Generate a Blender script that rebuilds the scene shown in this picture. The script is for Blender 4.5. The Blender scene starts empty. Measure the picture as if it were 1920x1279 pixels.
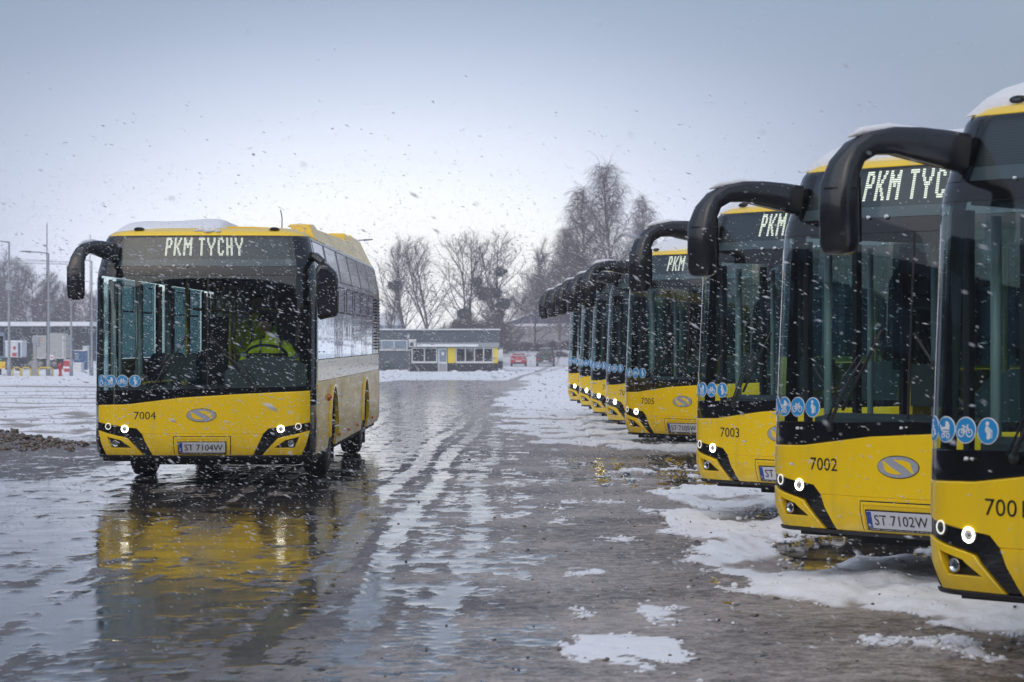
import bpy, bmesh, math, random
import numpy as np
from mathutils import Vector, Matrix, noise as mnoise
random.seed(7); np.random.seed(7)
R = math.radians
scene = bpy.context.scene
C = scene.collection

# ------------------------------------------------------------------ camera
F_PX = 4533.0; CAM_H = 1.68; HOR = 636.0
cam_d = bpy.data.cameras.new('camera'); cam = bpy.data.objects.new('camera', cam_d); C.objects.link(cam)
cam.location = (0, 0, CAM_H)
cam.rotation_euler = (R(90) - math.atan((639.5 - HOR) / F_PX), 0, 0)
cam_d.sensor_width = 36; cam_d.lens = 36 * F_PX / 1920
cam_d.clip_start = .5; cam_d.clip_end = 3000
cam_d.dof.use_dof = True; cam_d.dof.focus_distance = 25.0; cam_d.dof.aperture_fstop = 5.6
scene.camera = cam

# ------------------------------------------------------------------ world, sun, exposure
SUN_EL, SUN_AZ = 42.0, 205.0
world = bpy.data.worlds.new('World'); scene.world = world; world.use_nodes = True
nt = world.node_tree; nt.nodes.clear()
def wn(t, **k):
    n = nt.nodes.new(t)
    for a, b in k.items(): setattr(n, a, b)
    return n
def wmath(op, a, b=None, c=None):
    n = wn('ShaderNodeMath', operation=op)
    for i, v in enumerate((a, b, c)):
        if v is None: continue
        if isinstance(v, (int, float)): n.inputs[i].default_value = v
        else: nt.links.new(v, n.inputs[i])
    return n.outputs[0]
out = wn('ShaderNodeOutputWorld')
sky = wn('ShaderNodeTexSky', sky_type='NISHITA'); sky.sun_disc = False
sky.sun_elevation = R(SUN_EL); sky.sun_rotation = R(SUN_AZ); sky.air_density = 1.5; sky.dust_density = 4
bg1 = wn('ShaderNodeBackground'); bg1.inputs[1].default_value = .05
nt.links.new(sky.outputs[0], bg1.inputs[0])
tc = wn('ShaderNodeTexCoord'); sep = wn('ShaderNodeSeparateXYZ'); nt.links.new(tc.outputs['Generated'], sep.inputs[0])
X_, Z_ = sep.outputs[0], wmath('ABSOLUTE', sep.outputs[2])
dx = wmath('ADD', X_, .05)
dd = wmath('SQRT', wmath('ADD', wmath('MULTIPLY', wmath('MULTIPLY', dx, dx), .30), wmath('MULTIPLY', Z_, Z_)))
cn = wn('ShaderNodeTexNoise'); cn.inputs['Scale'].default_value = 2.2; cn.inputs['Detail'].default_value = 3
nt.links.new(tc.outputs['Generated'], cn.inputs['Vector'])
dd = wmath('ADD', dd, wmath('MULTIPLY', wmath('SUBTRACT', cn.outputs[0], .5), .02))
ramp = wn('ShaderNodeValToRGB'); nt.links.new(dd, ramp.inputs[0]); cr = ramp.color_ramp
cr.interpolation = 'B_SPLINE'
SKY = [(0.0, (1.18, 1.19, 1.23)), (.055, (1.05, 1.08, 1.17)), (.095, (.48, .55, .75)), (.14, (.12, .165, .31)), (.2, (.08, .115, .21)), (1.0, (.30, .34, .44))]
cr.elements[0].position = 0; cr.elements[0].color = (*SKY[0][1], 1)
cr.elements[1].position = 1; cr.elements[1].color = (*SKY[-1][1], 1)
for p, c in SKY[1:-1]:
    e = cr.elements.new(p); e.color = (*c, 1)
bg2 = wn('ShaderNodeBackground'); bg2.inputs[1].default_value = 1.0
nt.links.new(ramp.outputs[0], bg2.inputs[0])
add = wn('ShaderNodeAddShader'); nt.links.new(bg1.outputs[0], add.inputs[0]); nt.links.new(bg2.outputs[0], add.inputs[1])
nt.links.new(add.outputs[0], out.inputs[0])
sl = bpy.data.lights.new('sun', 'SUN'); sl.energy = 1.0; sl.angle = R(110); sl.color = (1, .97, .93)
sun = bpy.data.objects.new('sun', sl); C.objects.link(sun)
az = R(SUN_AZ); el = R(SUN_EL)
sdir = Vector((math.sin(az) * math.cos(el), math.cos(az) * math.cos(el), math.sin(el)))
sun.rotation_euler = sdir.to_track_quat('Z', 'Y').to_euler()
vs = scene.view_settings; vs.view_transform = 'Standard'; vs.look = 'None'; vs.gamma = 1; vs.exposure = 0.12
vs.use_curve_mapping = False
scene.cycles.transparent_max_bounces = 24; scene.cycles.max_bounces = 8; scene.cycles.volume_bounces = 1
scene.cycles.use_denoising = True

# ------------------------------------------------------------------ materials
MATS = {}
class NT:
    def __init__(s, name):
        s.m = bpy.data.materials.new(name); s.m.use_nodes = True; s.t = s.m.node_tree; s.t.nodes.clear()
        s.out = s.n('ShaderNodeOutputMaterial'); MATS[name] = s.m
    def n(s, t, ins=None, **k):
        x = s.t.nodes.new(t)
        for a, b in k.items(): setattr(x, a, b)
        for a, b in (ins or {}).items(): s.set(x.inputs[a], b)
        return x
    def set(s, sock, v):
        if hasattr(v, 'is_linked') or isinstance(v, bpy.types.NodeSocket): s.t.links.new(v, sock)
        elif isinstance(v, tuple) and len(v) == 3 and sock.type == 'RGBA': sock.default_value = (*v, 1)
        else: sock.default_value = v
    def math(s, op, a, b=0.0, c=0.0, clamp=False):
        x = s.n('ShaderNodeMath', operation=op, use_clamp=clamp); s.set(x.inputs[0], a); s.set(x.inputs[1], b); s.set(x.inputs[2], c); return x.outputs[0]
    def mix(s, f, a, b):
        x = s.n('ShaderNodeMix', data_type='RGBA'); s.set(x.inputs[0], f); s.set(x.inputs[6], a); s.set(x.inputs[7], b); return x.outputs[2]
    def noise(s, scale, detail=4, rough=.55, vec=None, dist=0.0):
        x = s.n('ShaderNodeTexNoise', {'Scale': scale, 'Detail': detail, 'Roughness': rough, 'Distortion': dist})
        if vec is None: vec = s.obj()
        s.t.links.new(vec, x.inputs['Vector']); return x.outputs[0]
    def obj(s):
        if not hasattr(s, '_o'): s._o = s.n('ShaderNodeTexCoord').outputs['Object']
        return s._o
    def pos(s):
        if not hasattr(s, '_p'): s._p = s.n('ShaderNodeNewGeometry').outputs['Position']
        return s._p
    def smooth(s, v, lo, hi):
        x = s.n('ShaderNodeMapRange', interpolation_type='SMOOTHSTEP'); s.set(x.inputs[0], v); x.inputs[1].default_value = lo; x.inputs[2].default_value = hi
        return x.outputs[0]
    def bump(s, h, strength=.3, dist=.01):
        return s.n('ShaderNodeBump', {'Height': h, 'Strength': strength, 'Distance': dist}).outputs[0]
    def bsdf(s, **k):
        x = s.n('ShaderNodeBsdfPrincipled')
        names = dict(col='Base Color', rough='Roughness', metal='Metallic', spec='Specular IOR Level', coat='Coat Weight', coatr='Coat Roughness', norm='Normal', emit='Emission Color', es='Emission Strength', sss='Subsurface Weight', coatn='Coat Normal')
        for a, b in k.items(): s.set(x.inputs[names[a]], b)
        return x.outputs[0]
    def done(s, sh): s.t.links.new(sh, s.out.inputs[0]); return s.m

def simple(name, col, rough=.5, metal=0.0, var=.12, scale=6, bump=0.0, **k):
    a = NT(name); n = a.noise(scale, 5)
    f = a.math('MULTIPLY_ADD', n, 2 * var, 1 - var)
    m = a.n('ShaderNodeMix', data_type='RGBA', blend_type='MULTIPLY'); a.set(m.inputs[0], 1.0); a.set(m.inputs[6], col)
    cc = a.n('ShaderNodeCombineColor', {0: f, 1: f, 2: f}); a.t.links.new(cc.outputs[0], m.inputs[7])
    kw = dict(col=m.outputs[2], rough=a.math('MULTIPLY_ADD', a.noise(scale * 2.3, 3), .12, rough - .06), metal=metal, **k)
    if bump: kw['norm'] = a.bump(a.noise(scale * 6, 4), bump, .01)
    return a.done(a.bsdf(**kw))

def paint(name, col, wet=.0):
    a = NT(name)
    sp = a.n('ShaderNodeSeparateXYZ', {0: a.obj()}); z = sp.outputs[2]
    st = a.n('ShaderNodeMapping', {'Scale': (3, 3, .45)}); a.t.links.new(a.obj(), st.inputs[0])
    grime = a.math('MULTIPLY', a.smooth(a.noise(1.6, 6, .65, st.outputs[0]), .5, .85), .25)
    low = a.math('MULTIPLY', a.smooth(z, .75, .3), a.smooth(a.noise(9, 5), .3, .75))
    spk = a.smooth(a.noise(120, 2), .66, .74)
    g = a.math('ADD', grime, a.math('MULTIPLY', low, .45), clamp=True)
    g = a.math('ADD', g, a.math('MULTIPLY', spk, .25), clamp=True)
    c = a.mix(g, col, tuple(v * .45 + .05 for v in col))
    bmp = a.bump(a.math('ADD', a.noise(2.0, 2), a.math('MULTIPLY', spk, .06)), .12, .02)
    return a.done(a.bsdf(col=c, rough=a.math('MULTIPLY_ADD', g, .5, .3), coat=a.math('MULTIPLY_ADD', g, -.4, .85), coatr=.07, norm=bmp, coatn=bmp))
paint('yellow_paint', (.98, .66, .003))
a = NT('yellow_side')
st = a.n('ShaderNodeMapping', {'Scale': (1, .5, 4)}); a.t.links.new(a.obj(), st.inputs[0])
g = a.smooth(a.noise(2.2, 6, .7, st.outputs[0]), .35, .75)
a.done(a.bsdf(col=a.mix(a.math('MULTIPLY', g, .45), (.93, .60, .01), (.42, .33, .18)), rough=a.math('MULTIPLY_ADD', g, .2, .26), spec=.4, coat=.2, coatr=.1))
simple('white_frame', (.55, .57, .58), .3)
simple('black_gloss', (.006, .007, .009), .07, var=.2, coat=.5)
simple('black_plastic', (.016, .018, .022), .38, var=.3, bump=.1)
simple('mirror_shell', (.018, .02, .026), .2, var=.3, coat=.4)
simple('dark_trim', (.012, .012, .014), .5)
simple('underbody', (.01, .01, .01), .7, bump=.3)
simple('rubber', (.014, .014, .015), .6, var=.4, scale=14, bump=.25)
simple('rim_metal', (.22, .22, .23), .45, .6)
simple('chrome', (.6, .62, .65), .12, 1.0)
simple('silver_badge', (.42, .45, .52), .35, .2, var=.04)
simple('plate_white', (.62, .64, .70), .4, var=.06)
simple('plate_blue', (.02, .06, .35), .4)
simple('print_black', (.01, .01, .012), .4)
simple('print_white', (.8, .8, .82), .5, var=.04)
simple('sticker_blue', (.015, .27, .62), .45, var=.06)
simple('interior_grey', (.15, .18, .19), .6)
simple('interior_dark', (.035, .042, .048), .6)
simple('interior_pale', (.28, .36, .37), .4)
simple('interior_ceiling', (.42, .47, .48), .5)
simple('seat_fabric', (.02, .035, .08), .8)
simple('pole_yellow', (.6, .42, .03), .35)
simple('pole_steel', (.4, .42, .43), .3, .7)
simple('partition', (.015, .017, .02), .3)
simple('amber', (.7, .12, .01), .25)
simple('skin', (.42, .24, .17), .5, var=.05)
simple('hair', (.02, .015, .012), .7)
simple('hivis', (.93, .98, .004), .7, var=.06, emit=(.45, .9, .02), es=0.0)
simple('hivis_orange', (.75, .35, .02), .7)
simple('reflective_tape', (.30, .32, .34), .4)
simple('trouser', (.02, .025, .04), .8)
simple('concrete', (.32, .32, .33), .8, var=.2, scale=3)
simple('hut_grey', (.085, .10, .125), .7, var=.12)
simple('hut_fascia', (.30, .32, .35), .7)
simple('hut_plinth', (.02, .022, .03), .7, var=.4, scale=5)
simple('hut_yellow', (.75, .58, .02), .5)
simple('hut_white', (.65, .67, .70), .5)
simple('post_grey', (.30, .32, .35), .5, .3)
simple('post_dark', (.06, .065, .075), .5)
simple('rail_yellow', (.70, .50, .05), .5)
simple('hydrant_red', (.40, .015, .02), .4)
simple('car_red', (.42, .01, .02), .25, coat=.6)
simple('car_dark', (.010, .024, .030), .25, coat=.6)
simple('car_white', (.6, .62, .65), .3)
simple('truck_grey', (.36, .37, .36), .6, var=.15, scale=2)
simple('truck_blue', (.02, .08, .22), .5)
simple('box_white', (.6, .62, .64), .5)
simple('sign_red', (.45, .02, .03), .5)
simple('bin_green', (.02, .07, .04), .6)
simple('shed_dark', (.03, .033, .042), .8, var=.35, scale=2)
simple('far_blue', (.18, .24, .32), .7)
simple('roof_slate', (.10, .12, .17), .8)
simple('orange_print', (.6, .3, .03), .6)
simple('bark', (.075, .062, .062), .9, var=.3, bump=.3)
simple('bark_birch', (.16, .145, .15), .85, var=.45, scale=4, bump=.3)
simple('twig', (.13, .105, .112), .9)
simple('twig_red', (.13, .085, .095), .9)
simple('mistletoe', (.05, .055, .05), .9)
simple('clod', (.13, .105, .085), .7, var=.35, scale=20, bump=.5)

def glass(name, tint, ior=1.5, wav=.004, boost=1.0, dirt=.03):
    a = NT(name)
    nb = a.bump(a.noise(1.1, 1), .06, wav * 6)
    fr = a.n('ShaderNodeFresnel', {'IOR': ior}).outputs[0]; a.t.links.new(nb, a.t.nodes[-1].inputs['Normal']) if 'Normal' in a.t.nodes[-1].inputs else None
    g = a.n('ShaderNodeBsdfGlossy', {'Roughness': .02, 'Color': (.93, .97, 1.0)}); a.t.links.new(nb, g.inputs['Normal'])
    t = a.n('ShaderNodeBsdfTransparent', {'Color': tint})
    mx = a.n('ShaderNodeMixShader'); bf = a.n('ShaderNodeNewGeometry').outputs['Backfacing']; a.set(mx.inputs[0], a.math('MULTIPLY', a.math('MULTIPLY', fr, 1.7 * boost, clamp=True), a.math('SUBTRACT', 1.0, bf), clamp=True)); a.t.links.new(t.outputs[0], mx.inputs[1]); a.t.links.new(g.outputs[0], mx.inputs[2])
    st = a.n('ShaderNodeMapping', {'Scale': (14, 14, 5)}); a.t.links.new(a.obj(), st.inputs[0])
    dr = a.math('MULTIPLY', a.smooth(a.noise(3.0, 6, .7, st.outputs[0]), .52, .8), dirt)
    df = a.n('ShaderNodeBsdfDiffuse', {'Color': (.45, .48, .5)})
    m2 = a.n('ShaderNodeMixShader'); a.set(m2.inputs[0], dr); a.t.links.new(mx.outputs[0], m2.inputs[1]); a.t.links.new(df.outputs[0], m2.inputs[2])
    return a.done(m2.outputs[0])
glass('windshield_glass', (.87, .955, .95), 1.5)
glass('side_glass', (.38, .50, .54), 1.6)
glass('display_glass', (.80, .86, .88), 1.45, dirt=.05)
glass('hut_glass', (.35, .4, .45), 1.5)

def emit(name, col, s):
    a = NT(name); n = a.noise(30, 2)
    e = a.n('ShaderNodeEmission', {'Color': col, 'Strength': a.math('MULTIPLY_ADD', n, .2 * s, .9 * s)}); return a.done(e.outputs[0])
emit('led', (1.0, .96, .78), 1.5)
emit('drl', (1.0, .98, .92), 1.0)
emit('low_beam', (1.0, .98, .88), 9.0)

a = NT('led_matrix')   # unlit lamps of the destination display
sp = a.n('ShaderNodeSeparateXYZ', {0: a.obj()})
gx = a.math('SINE', a.math('MULTIPLY', sp.outputs[0], 2 * math.pi / .0131)); gz = a.math('SINE', a.math('MULTIPLY', sp.outputs[2], 2 * math.pi / .0146))
d = a.smooth(a.math('ADD', gx, gz), .3, 1.2)
a.done(a.bsdf(col=a.mix(d, (.035, .042, .048), (.11, .12, .115)), rough=.5))

a = NT('snow')
b1 = a.noise(3.5, 8, .6, a.pos()); b2 = a.noise(40, 4, .6, a.pos())
a.done(a.bsdf(col=a.mix(a.noise(1.2, 4, .6, a.pos()), (.70, .73, .78), (.84, .86, .90)), rough=.65, norm=a.bump(a.math('MULTIPLY_ADD', b2, .25, b1), .5, .05)))

# ground: wet asphalt, slush and snow chosen by painted-in world masks (R snow, G slush, B wheel tracks)
a = NT('ground')
at_ = a.n('ShaderNodeAttribute', attribute_name='zones'); sc_ = a.n('ShaderNodeSeparateColor', {0: at_.outputs['Color']})
P = a.pos(); Rr, Gg, Bb = sc_.outputs
n1 = a.noise(2.2, 9, .68, P); n2 = a.noise(9, 6, .65, P); n3 = a.noise(45, 4, .6, P); n4 = a.noise(.55, 4, .6, P)
mixn = a.math('ADD', a.math('MULTIPLY', n1, .62), a.math('MULTIPLY', n2, .38))
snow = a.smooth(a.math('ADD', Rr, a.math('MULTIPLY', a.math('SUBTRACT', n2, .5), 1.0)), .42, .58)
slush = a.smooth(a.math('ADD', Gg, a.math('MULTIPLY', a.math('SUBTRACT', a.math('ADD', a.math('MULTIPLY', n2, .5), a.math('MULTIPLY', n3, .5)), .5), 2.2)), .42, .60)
# wet asphalt under a thin film of water
film = a.smooth(n1, .35, .6)
wet = a.bsdf(col=a.mix(n2, (.022, .022, .026), (.05, .047, .048)), rough=a.math('MULTIPLY_ADD', film, .09, .05), spec=.6,
             norm=a.bump(n3, .05, .002))
sl_col = a.mix(a.smooth(a.math('ADD', a.math('ADD', a.math('MULTIPLY', n2, .6), a.math('MULTIPLY', n3, .45)), a.math('MULTIPLY', n4, .6)), .62, 1.02), (.045, .034, .028), (.50, .44, .405))
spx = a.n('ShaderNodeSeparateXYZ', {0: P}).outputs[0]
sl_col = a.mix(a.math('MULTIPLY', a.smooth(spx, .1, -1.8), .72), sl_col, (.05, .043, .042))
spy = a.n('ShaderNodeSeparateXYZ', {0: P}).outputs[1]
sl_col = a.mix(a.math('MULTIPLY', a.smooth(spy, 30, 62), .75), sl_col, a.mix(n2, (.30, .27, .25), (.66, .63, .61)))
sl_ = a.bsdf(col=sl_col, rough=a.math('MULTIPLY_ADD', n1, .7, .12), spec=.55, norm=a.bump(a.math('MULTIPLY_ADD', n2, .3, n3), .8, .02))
sn_col = a.mix(a.smooth(a.math('ADD', a.math('MULTIPLY', Bb, .9), a.math('MULTIPLY', n2, .5)), .40, .95), (.86, .88, .92), (.30, .26, .24))
sn_col = a.mix(a.math('MULTIPLY', a.smooth(a.math('ADD', Rr, a.math('MULTIPLY', a.math('SUBTRACT', n2, .5), .8)), 1.0, .45), .65), sn_col, (.34, .30, .28))
sn_ = a.bsdf(col=sn_col, rough=.6, norm=a.bump(a.math('MULTIPLY_ADD', n3, .3, n2), .45, .04))
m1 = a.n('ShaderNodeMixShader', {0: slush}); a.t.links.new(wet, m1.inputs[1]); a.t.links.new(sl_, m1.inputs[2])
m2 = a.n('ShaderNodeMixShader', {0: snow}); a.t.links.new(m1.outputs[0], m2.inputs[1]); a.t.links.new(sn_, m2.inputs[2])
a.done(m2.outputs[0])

# ------------------------------------------------------------------ mesh helpers
class MB:
    def __init__(s): s.v = []; s.f = []; s.sm = []
    def vs(s, pts): k = len(s.v); s.v.extend(tuple(p) for p in pts); return k
    def face(s, idx, smooth=False): s.f.append(tuple(idx)); s.sm.append(smooth)
    def box(s, x0, x1, y0, y1, z0, z1, mat=None):
        p = [(x0, y0, z0), (x1, y0, z0), (x1, y1, z0), (x0, y1, z0), (x0, y0, z1), (x1, y0, z1), (x1, y1, z1), (x0, y1, z1)]
        if mat is not None: p = [mat @ Vector(q) for q in p]
        k = s.vs(p)
        for f in ((0, 3, 2, 1), (4, 5, 6, 7), (0, 1, 5, 4), (1, 2, 6, 5), (2, 3, 7, 6), (3, 0, 4, 7)): s.face([k + i for i in f])
        return s
    def tube(s, pts, rad, n=8, cap=True, smooth=True, flat=1.0):
        pts = [Vector(p) for p in pts]; k0 = len(s.v); m = len(pts)
        rs = rad if isinstance(rad, (list, tuple)) else [rad] * m
        for i, p in enumerate(pts):
            t = (pts[min(i + 1, m - 1)] - pts[max(i - 1, 0)]).normalized()
            u = t.cross(Vector((0, 0, 1)));
            if u.length < 1e-3: u = Vector((1, 0, 0))
            u.normalize(); w = u.cross(t)
            for j in range(n):
                an = 2 * math.pi * j / n
                s.v.append(tuple(p + (u * math.cos(an) * flat + w * math.sin(an)) * rs[i]))
        for i in range(m - 1):
            for j in range(n):
                j2 = (j + 1) % n; s.face((k0 + i * n + j, k0 + i * n + j2, k0 + (i + 1) * n + j2, k0 + (i + 1) * n + j), smooth)
        if cap:
            s.face([k0 + j for j in range(n)][::-1]); s.face([k0 + (m - 1) * n + j for j in range(n)])
        return s
    def lathe(s, prof, n=28, axis='x', c=(0, 0, 0), cap=True):   # prof: (along, radius)
        k0 = len(s.v)
        for a_, r_ in prof:
            for j in range(n):
                an = 2 * math.pi * j / n; q = (a_, r_ * math.cos(an), r_ * math.sin(an))
                if axis == 'y': q = (q[1], q[0], q[2])
                if axis == 'z': q = (q[1], q[2], q[0])
                s.v.append((q[0] + c[0], q[1] + c[1], q[2] + c[2]))
        for i in range(len(prof) - 1):
            for j in range(n):
                j2 = (j + 1) % n; s.face((k0 + i * n + j, k0 + i * n + j2, k0 + (i + 1) * n + j2, k0 + (i + 1) * n + j), True)
        if cap: s.face([k0 + j for j in range(n)][::-1]); s.face([k0 + (len(prof) - 1) * n + j for j in range(n)])
        return s
    def loft(s, rings, smooth=True, cap=True):
        n = len(rings[0]); k0 = len(s.v)
        for r in rings: s.vs(r)
        for i in range(len(rings) - 1):
            for j in range(n):
                j2 = (j + 1) % n; s.face((k0 + i * n + j, k0 + i * n + j2, k0 + (i + 1) * n + j2, k0 + (i + 1) * n + j), smooth)
        if cap: s.face([k0 + j for j in range(n)][::-1]); s.face([k0 + (len(rings) - 1) * n + j for j in range(n)])
        return s
    def blob(s, c, r, seg=8, rough=.25, seed=0, squash=1.0):
        k0 = len(s.v); rings = seg // 2 + 1
        for i in range(rings + 1):
            th = math.pi * i / rings
            for j in range(seg):
                ph = 2 * math.pi * j / seg; d = Vector((math.sin(th) * math.cos(ph), math.sin(th) * math.sin(ph), math.cos(th)))
                q = d * r * (1 + rough * mnoise.noise(d * 1.7 + Vector((seed * 3.1, seed, 0)))); s.v.append((c[0] + q.x, c[1] + q.y, c[2] + q.z * squash))
        for i in range(rings):
            for j in range(seg):
                j2 = (j + 1) % seg; s.face((k0 + i * seg + j, k0 + (i + 1) * seg + j, k0 + (i + 1) * seg + j2, k0 + i * seg + j2), True)
        return s
    def mesh(s, name, mat):
        me = bpy.data.meshes.new(name); me.from_pydata(s.v, [], s.f); me.polygons.foreach_set('use_smooth', s.sm)
        me.materials.append(MATS[mat]); me.update(); return me
    def build(s, name, mat, parent=None, fixn=True):
        me = s.mesh(name, mat)
        if fixn and len(s.f) < 60000:
            bm = bmesh.new(); bm.from_mesh(me); bmesh.ops.recalc_face_normals(bm, faces=bm.faces); bm.to_mesh(me); bm.free()
        return link(name, me, parent)
def link(name, me, parent=None):
    o = bpy.data.objects.new(name, me); C.objects.link(o)
    if parent is not None: o.parent = parent
    return o
def tag(o, label=None, cat=None, group=None, kind=None):
    if label: o['label'] = label
    if cat: o['category'] = cat
    if group: o['group'] = group
    if kind: o['kind'] = kind
    return o
def thing(name, label, cat, loc=(0, 0, 0), rz=0, group=None):
    o = bpy.data.objects.new(name, None); C.objects.link(o); o.location = loc; o.rotation_euler = (0, 0, rz); o.empty_display_size = .2
    return tag(o, label, cat, group)
KIDS = {}
def copy_tree(o, parent=None):
    c = o.copy(); C.objects.link(c); c.parent = parent
    for ch in [x for x in o.children]: copy_tree(ch, c)
    return c
def box(name, mat, parent, *a_): return MB().box(*a_).build(name, mat, parent)
def gz_(y):
    if y < 65: return 0.0
    if y < 150: t = (y - 65) / 85; return -.6 * t * t * (3 - 2 * t) * .5 - .6 * t * .5
    if y < 200: return -.6 - .4 * (y - 150) / 50
    return -1.0
def at(px, d, py=None):
    x = (px - 960) * d / F_PX
    return Vector((x, d, gz_(d) if py is None else CAM_H - (py - HOR) * d / F_PX))
def zof(py, d): return CAM_H - (py - HOR) * d / F_PX

# ------------------------------------------------------------------ ground
def hash2(ix, iy, seed):
    h = (ix.astype(np.int64) * 374761393 + iy.astype(np.int64) * 668265263 + seed * 974634777) & 0x7fffffff
    h = ((h ^ (h >> 13)) * 1274126177) & 0x7fffffff
    return ((h ^ (h >> 16)) & 0xffff) / 65535.0
def vnoise(x, y, seed=0):
    ix = np.floor(x); iy = np.floor(y); fx = x - ix; fy = y - iy; fx = fx * fx * (3 - 2 * fx); fy = fy * fy * (3 - 2 * fy)
    a_ = hash2(ix, iy, seed); b_ = hash2(ix + 1, iy, seed); c_ = hash2(ix, iy + 1, seed); d_ = hash2(ix + 1, iy + 1, seed)
    return a_ + (b_ - a_) * fx + (c_ - a_) * fy + (a_ - b_ - c_ + d_) * fx * fy
def fbm(x, y, o=4, seed=0, g=.5):
    s = 0; am = 1; t = 0
    for i in range(o): s = s + am * vnoise(x * 2 ** i + 17.3 * i, y * 2 ** i - 9.1 * i, seed + i); t += am; am *= g
    return s / t
def sst(v, a_, b_): t = np.clip((v - a_) / (b_ - a_), 0, 1); return t * t * (3 - 2 * t)
def band(v, a_, b_, w): return sst(v, a_ - w, a_ + w) * (1 - sst(v, b_ - w, b_ + w))
def zones(x, y):
    w = (fbm(x * .9, y * .45, 5, 11) - .5); w2 = fbm(x * 2.3, y * 1.1, 5, 77) - .5
    ya = y + w * 2.6 + w2 * 1.2; xa = x + w * 1.3 + w2 * .9
    # snow lying round the parked row
    e1 = np.interp(y, [9, 13, 14, 16.4, 18, 21, 24, 26.5, 28, 35, 36.5, 39, 49, 73, 95, 120], [5, 3.1, 2.6, 1.7, 1.5, 1.5, 1.6, 1.55, 3.5, 3.2, 1.5, .35, -.1, -.5, .3, .6])
    right = sst(xa, e1 - .25, e1 + .25)
    ruts_and_shade = band(ya, 18.0, 19.9, .3) * sst(x, 1.9, 2.3) + .75 * band(ya, 23.0, 23.9, .25) * sst(x, 2.1, 2.5) + band(ya, 27.2, 35.4, .6) * .9  # wheel ruts and puddle, with the shade below the parked buses painted in
    snow = right * (1 - np.clip(ruts_and_shade, 0, 1))
    snow = np.maximum(snow, 1.05 * np.exp(-(((x - .62 + w2 * 1.1) / .24) ** 2 + ((y - 12.5 + w * 3) / .8) ** 2) ** 1.5) - .75 * sst(fbm(x * 4, y * 2.2, 5, 91, .65), .50, .62))
    thin = sst(fbm(x * 2.2 + 40, y * 1.5, 6, 101, .68), .53, .62) * sst(x, .0, .5) * band(y, 12, 34, 1.5); snow = np.maximum(snow, .50 * thin)
    # snow field on the left with wheel tracks across it
    eL = np.interp(y, [30, 37, 40, 46, 60, 80, 110, 140], [-20, -9.5, -7.9, -7.2, -7.2, -7.6, -7.0, -5.0])
    left = 1 - sst(xa, eL - .3, eL + .7)
    snow = np.maximum(snow, left * sst(ya, 36.5, 39))
    far = sst(ya + w * 14, 118, 132); snow = np.maximum(snow, far * .95)
    # slush
    eb = np.interp(y, [9, 11.8, 16.4, 19.8, 23.5, 31, 46, 73, 100], [.1, .1, .18, .33, .15, .0, -.2, -.5, -.6])
    sl_ = .92 * sst(xa, eb - .15, eb + .2)
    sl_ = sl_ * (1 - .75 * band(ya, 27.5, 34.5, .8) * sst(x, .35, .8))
    lane = .33 + .15 * sst(x, -1.9, -.9) + .07 * sst(x, -.6, .0) - .12 * band(x, -4.9, -2.0, .5) * sst(y, 10, 17) * (1 - sst(y, 24, 27)) - .05 * band(x, -8, -4.6, .3) * band(y, 20, 27, 1) + .1 * band(y, 26.5, 29, .6) * band(x, -5, -1.9, .3)
    lane = lane + .2 * np.exp(-(((x + 3.6) / .9) ** 2 + ((y - 17) / 1.6) ** 2)) + .2 * sst(y, 75, 95)
    lane = lane + .32 * band(y, 29, 38, 1.5) * (1 - sst(x, -5.6, -4.9)) + .08 * (1 - sst(y, 12, 15))
    sl_ = np.maximum(sl_, lane)
    sl_ = sl_ * (1 - .85 * np.clip(ruts_and_shade, 0, 1) * sst(x, 1.7, 2.1))  # slush cleared so the painted shade below the row turns darker
    # long wheel ruts down the lane: bare wet line with a thrown-up ridge of slush on each side
    for xc0, cv, k in ((-1.35, .0004, .8), (-.95, .0004, .8), (-.35, .0002, .6), (-3.1, -.0001, .7), (-2.7, -.0001, .7), (-4.6, -.0003, .6), (1.1, .0001, .7), (1.35, .0001, .7)):
        xc = xc0 + cv * np.maximum(y - 20, 0) ** 2 + .06 * np.sin(y * .45 + xc0 * 5); d_ = np.abs(x - xc)
        sl_ = sl_ - .30 * k * np.exp(-(d_ / .08) ** 2) + .24 * k * np.exp(-((d_ - .16) / .05) ** 2)
    for xc in (-.95, -.55, -.15):
        lug = np.sign(np.sin(y * 38 + np.sign(x - xc) * 1.5)) * np.exp(-((x - xc) / .12) ** 4); sl_ = sl_ + .20 * lug * band(y, 10.5, 14.2, .5)
    # tracks: near-parallel tyre marks across the left field, curving ones behind the moving bus
    tr = np.zeros_like(x)
    for y0, k, wd, st in ((48, .05, .5, .6), (50.7, .05, .5, .7), (55, -.02, .8, .4), (60, .1, .6, .85), (64, .1, .6, .9), (71, .22, .8, .9), (76, .22, .8, .9), (83, .25, 1.0, .8), (98, .1, 2.6, .9), (108, .3, 1.6, .5), (90, .1, 1.0, .5)):
        yc = y0 + k * (x + 8) + 1.2 * (vnoise(x * .5, x * 0 + y0, 5) - .5) * wd * 2
        tr = np.maximum(tr, st * np.exp(-((y - yc) / wd) ** 2) * (.65 + .7 * fbm(x * 1.5, y * .8, 3, 9)))
    tr = tr * (x < -5)
    for xc0, cv in ((-1.15, .00012), (-.75, .0001), (-1.6, .00016)):
        xc = xc0 + cv * np.maximum(y - 30, 0) ** 2
        tr = np.maximum(tr, .7 * np.exp(-((x - xc) / .16) ** 2) * sst(y, 32, 44))
    tr = np.maximum(tr, .9 * sst(fbm(x * 1.4, y * .9, 5, 31), .52, .70) * (snow > .3) * (y < 60) * .8)
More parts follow.
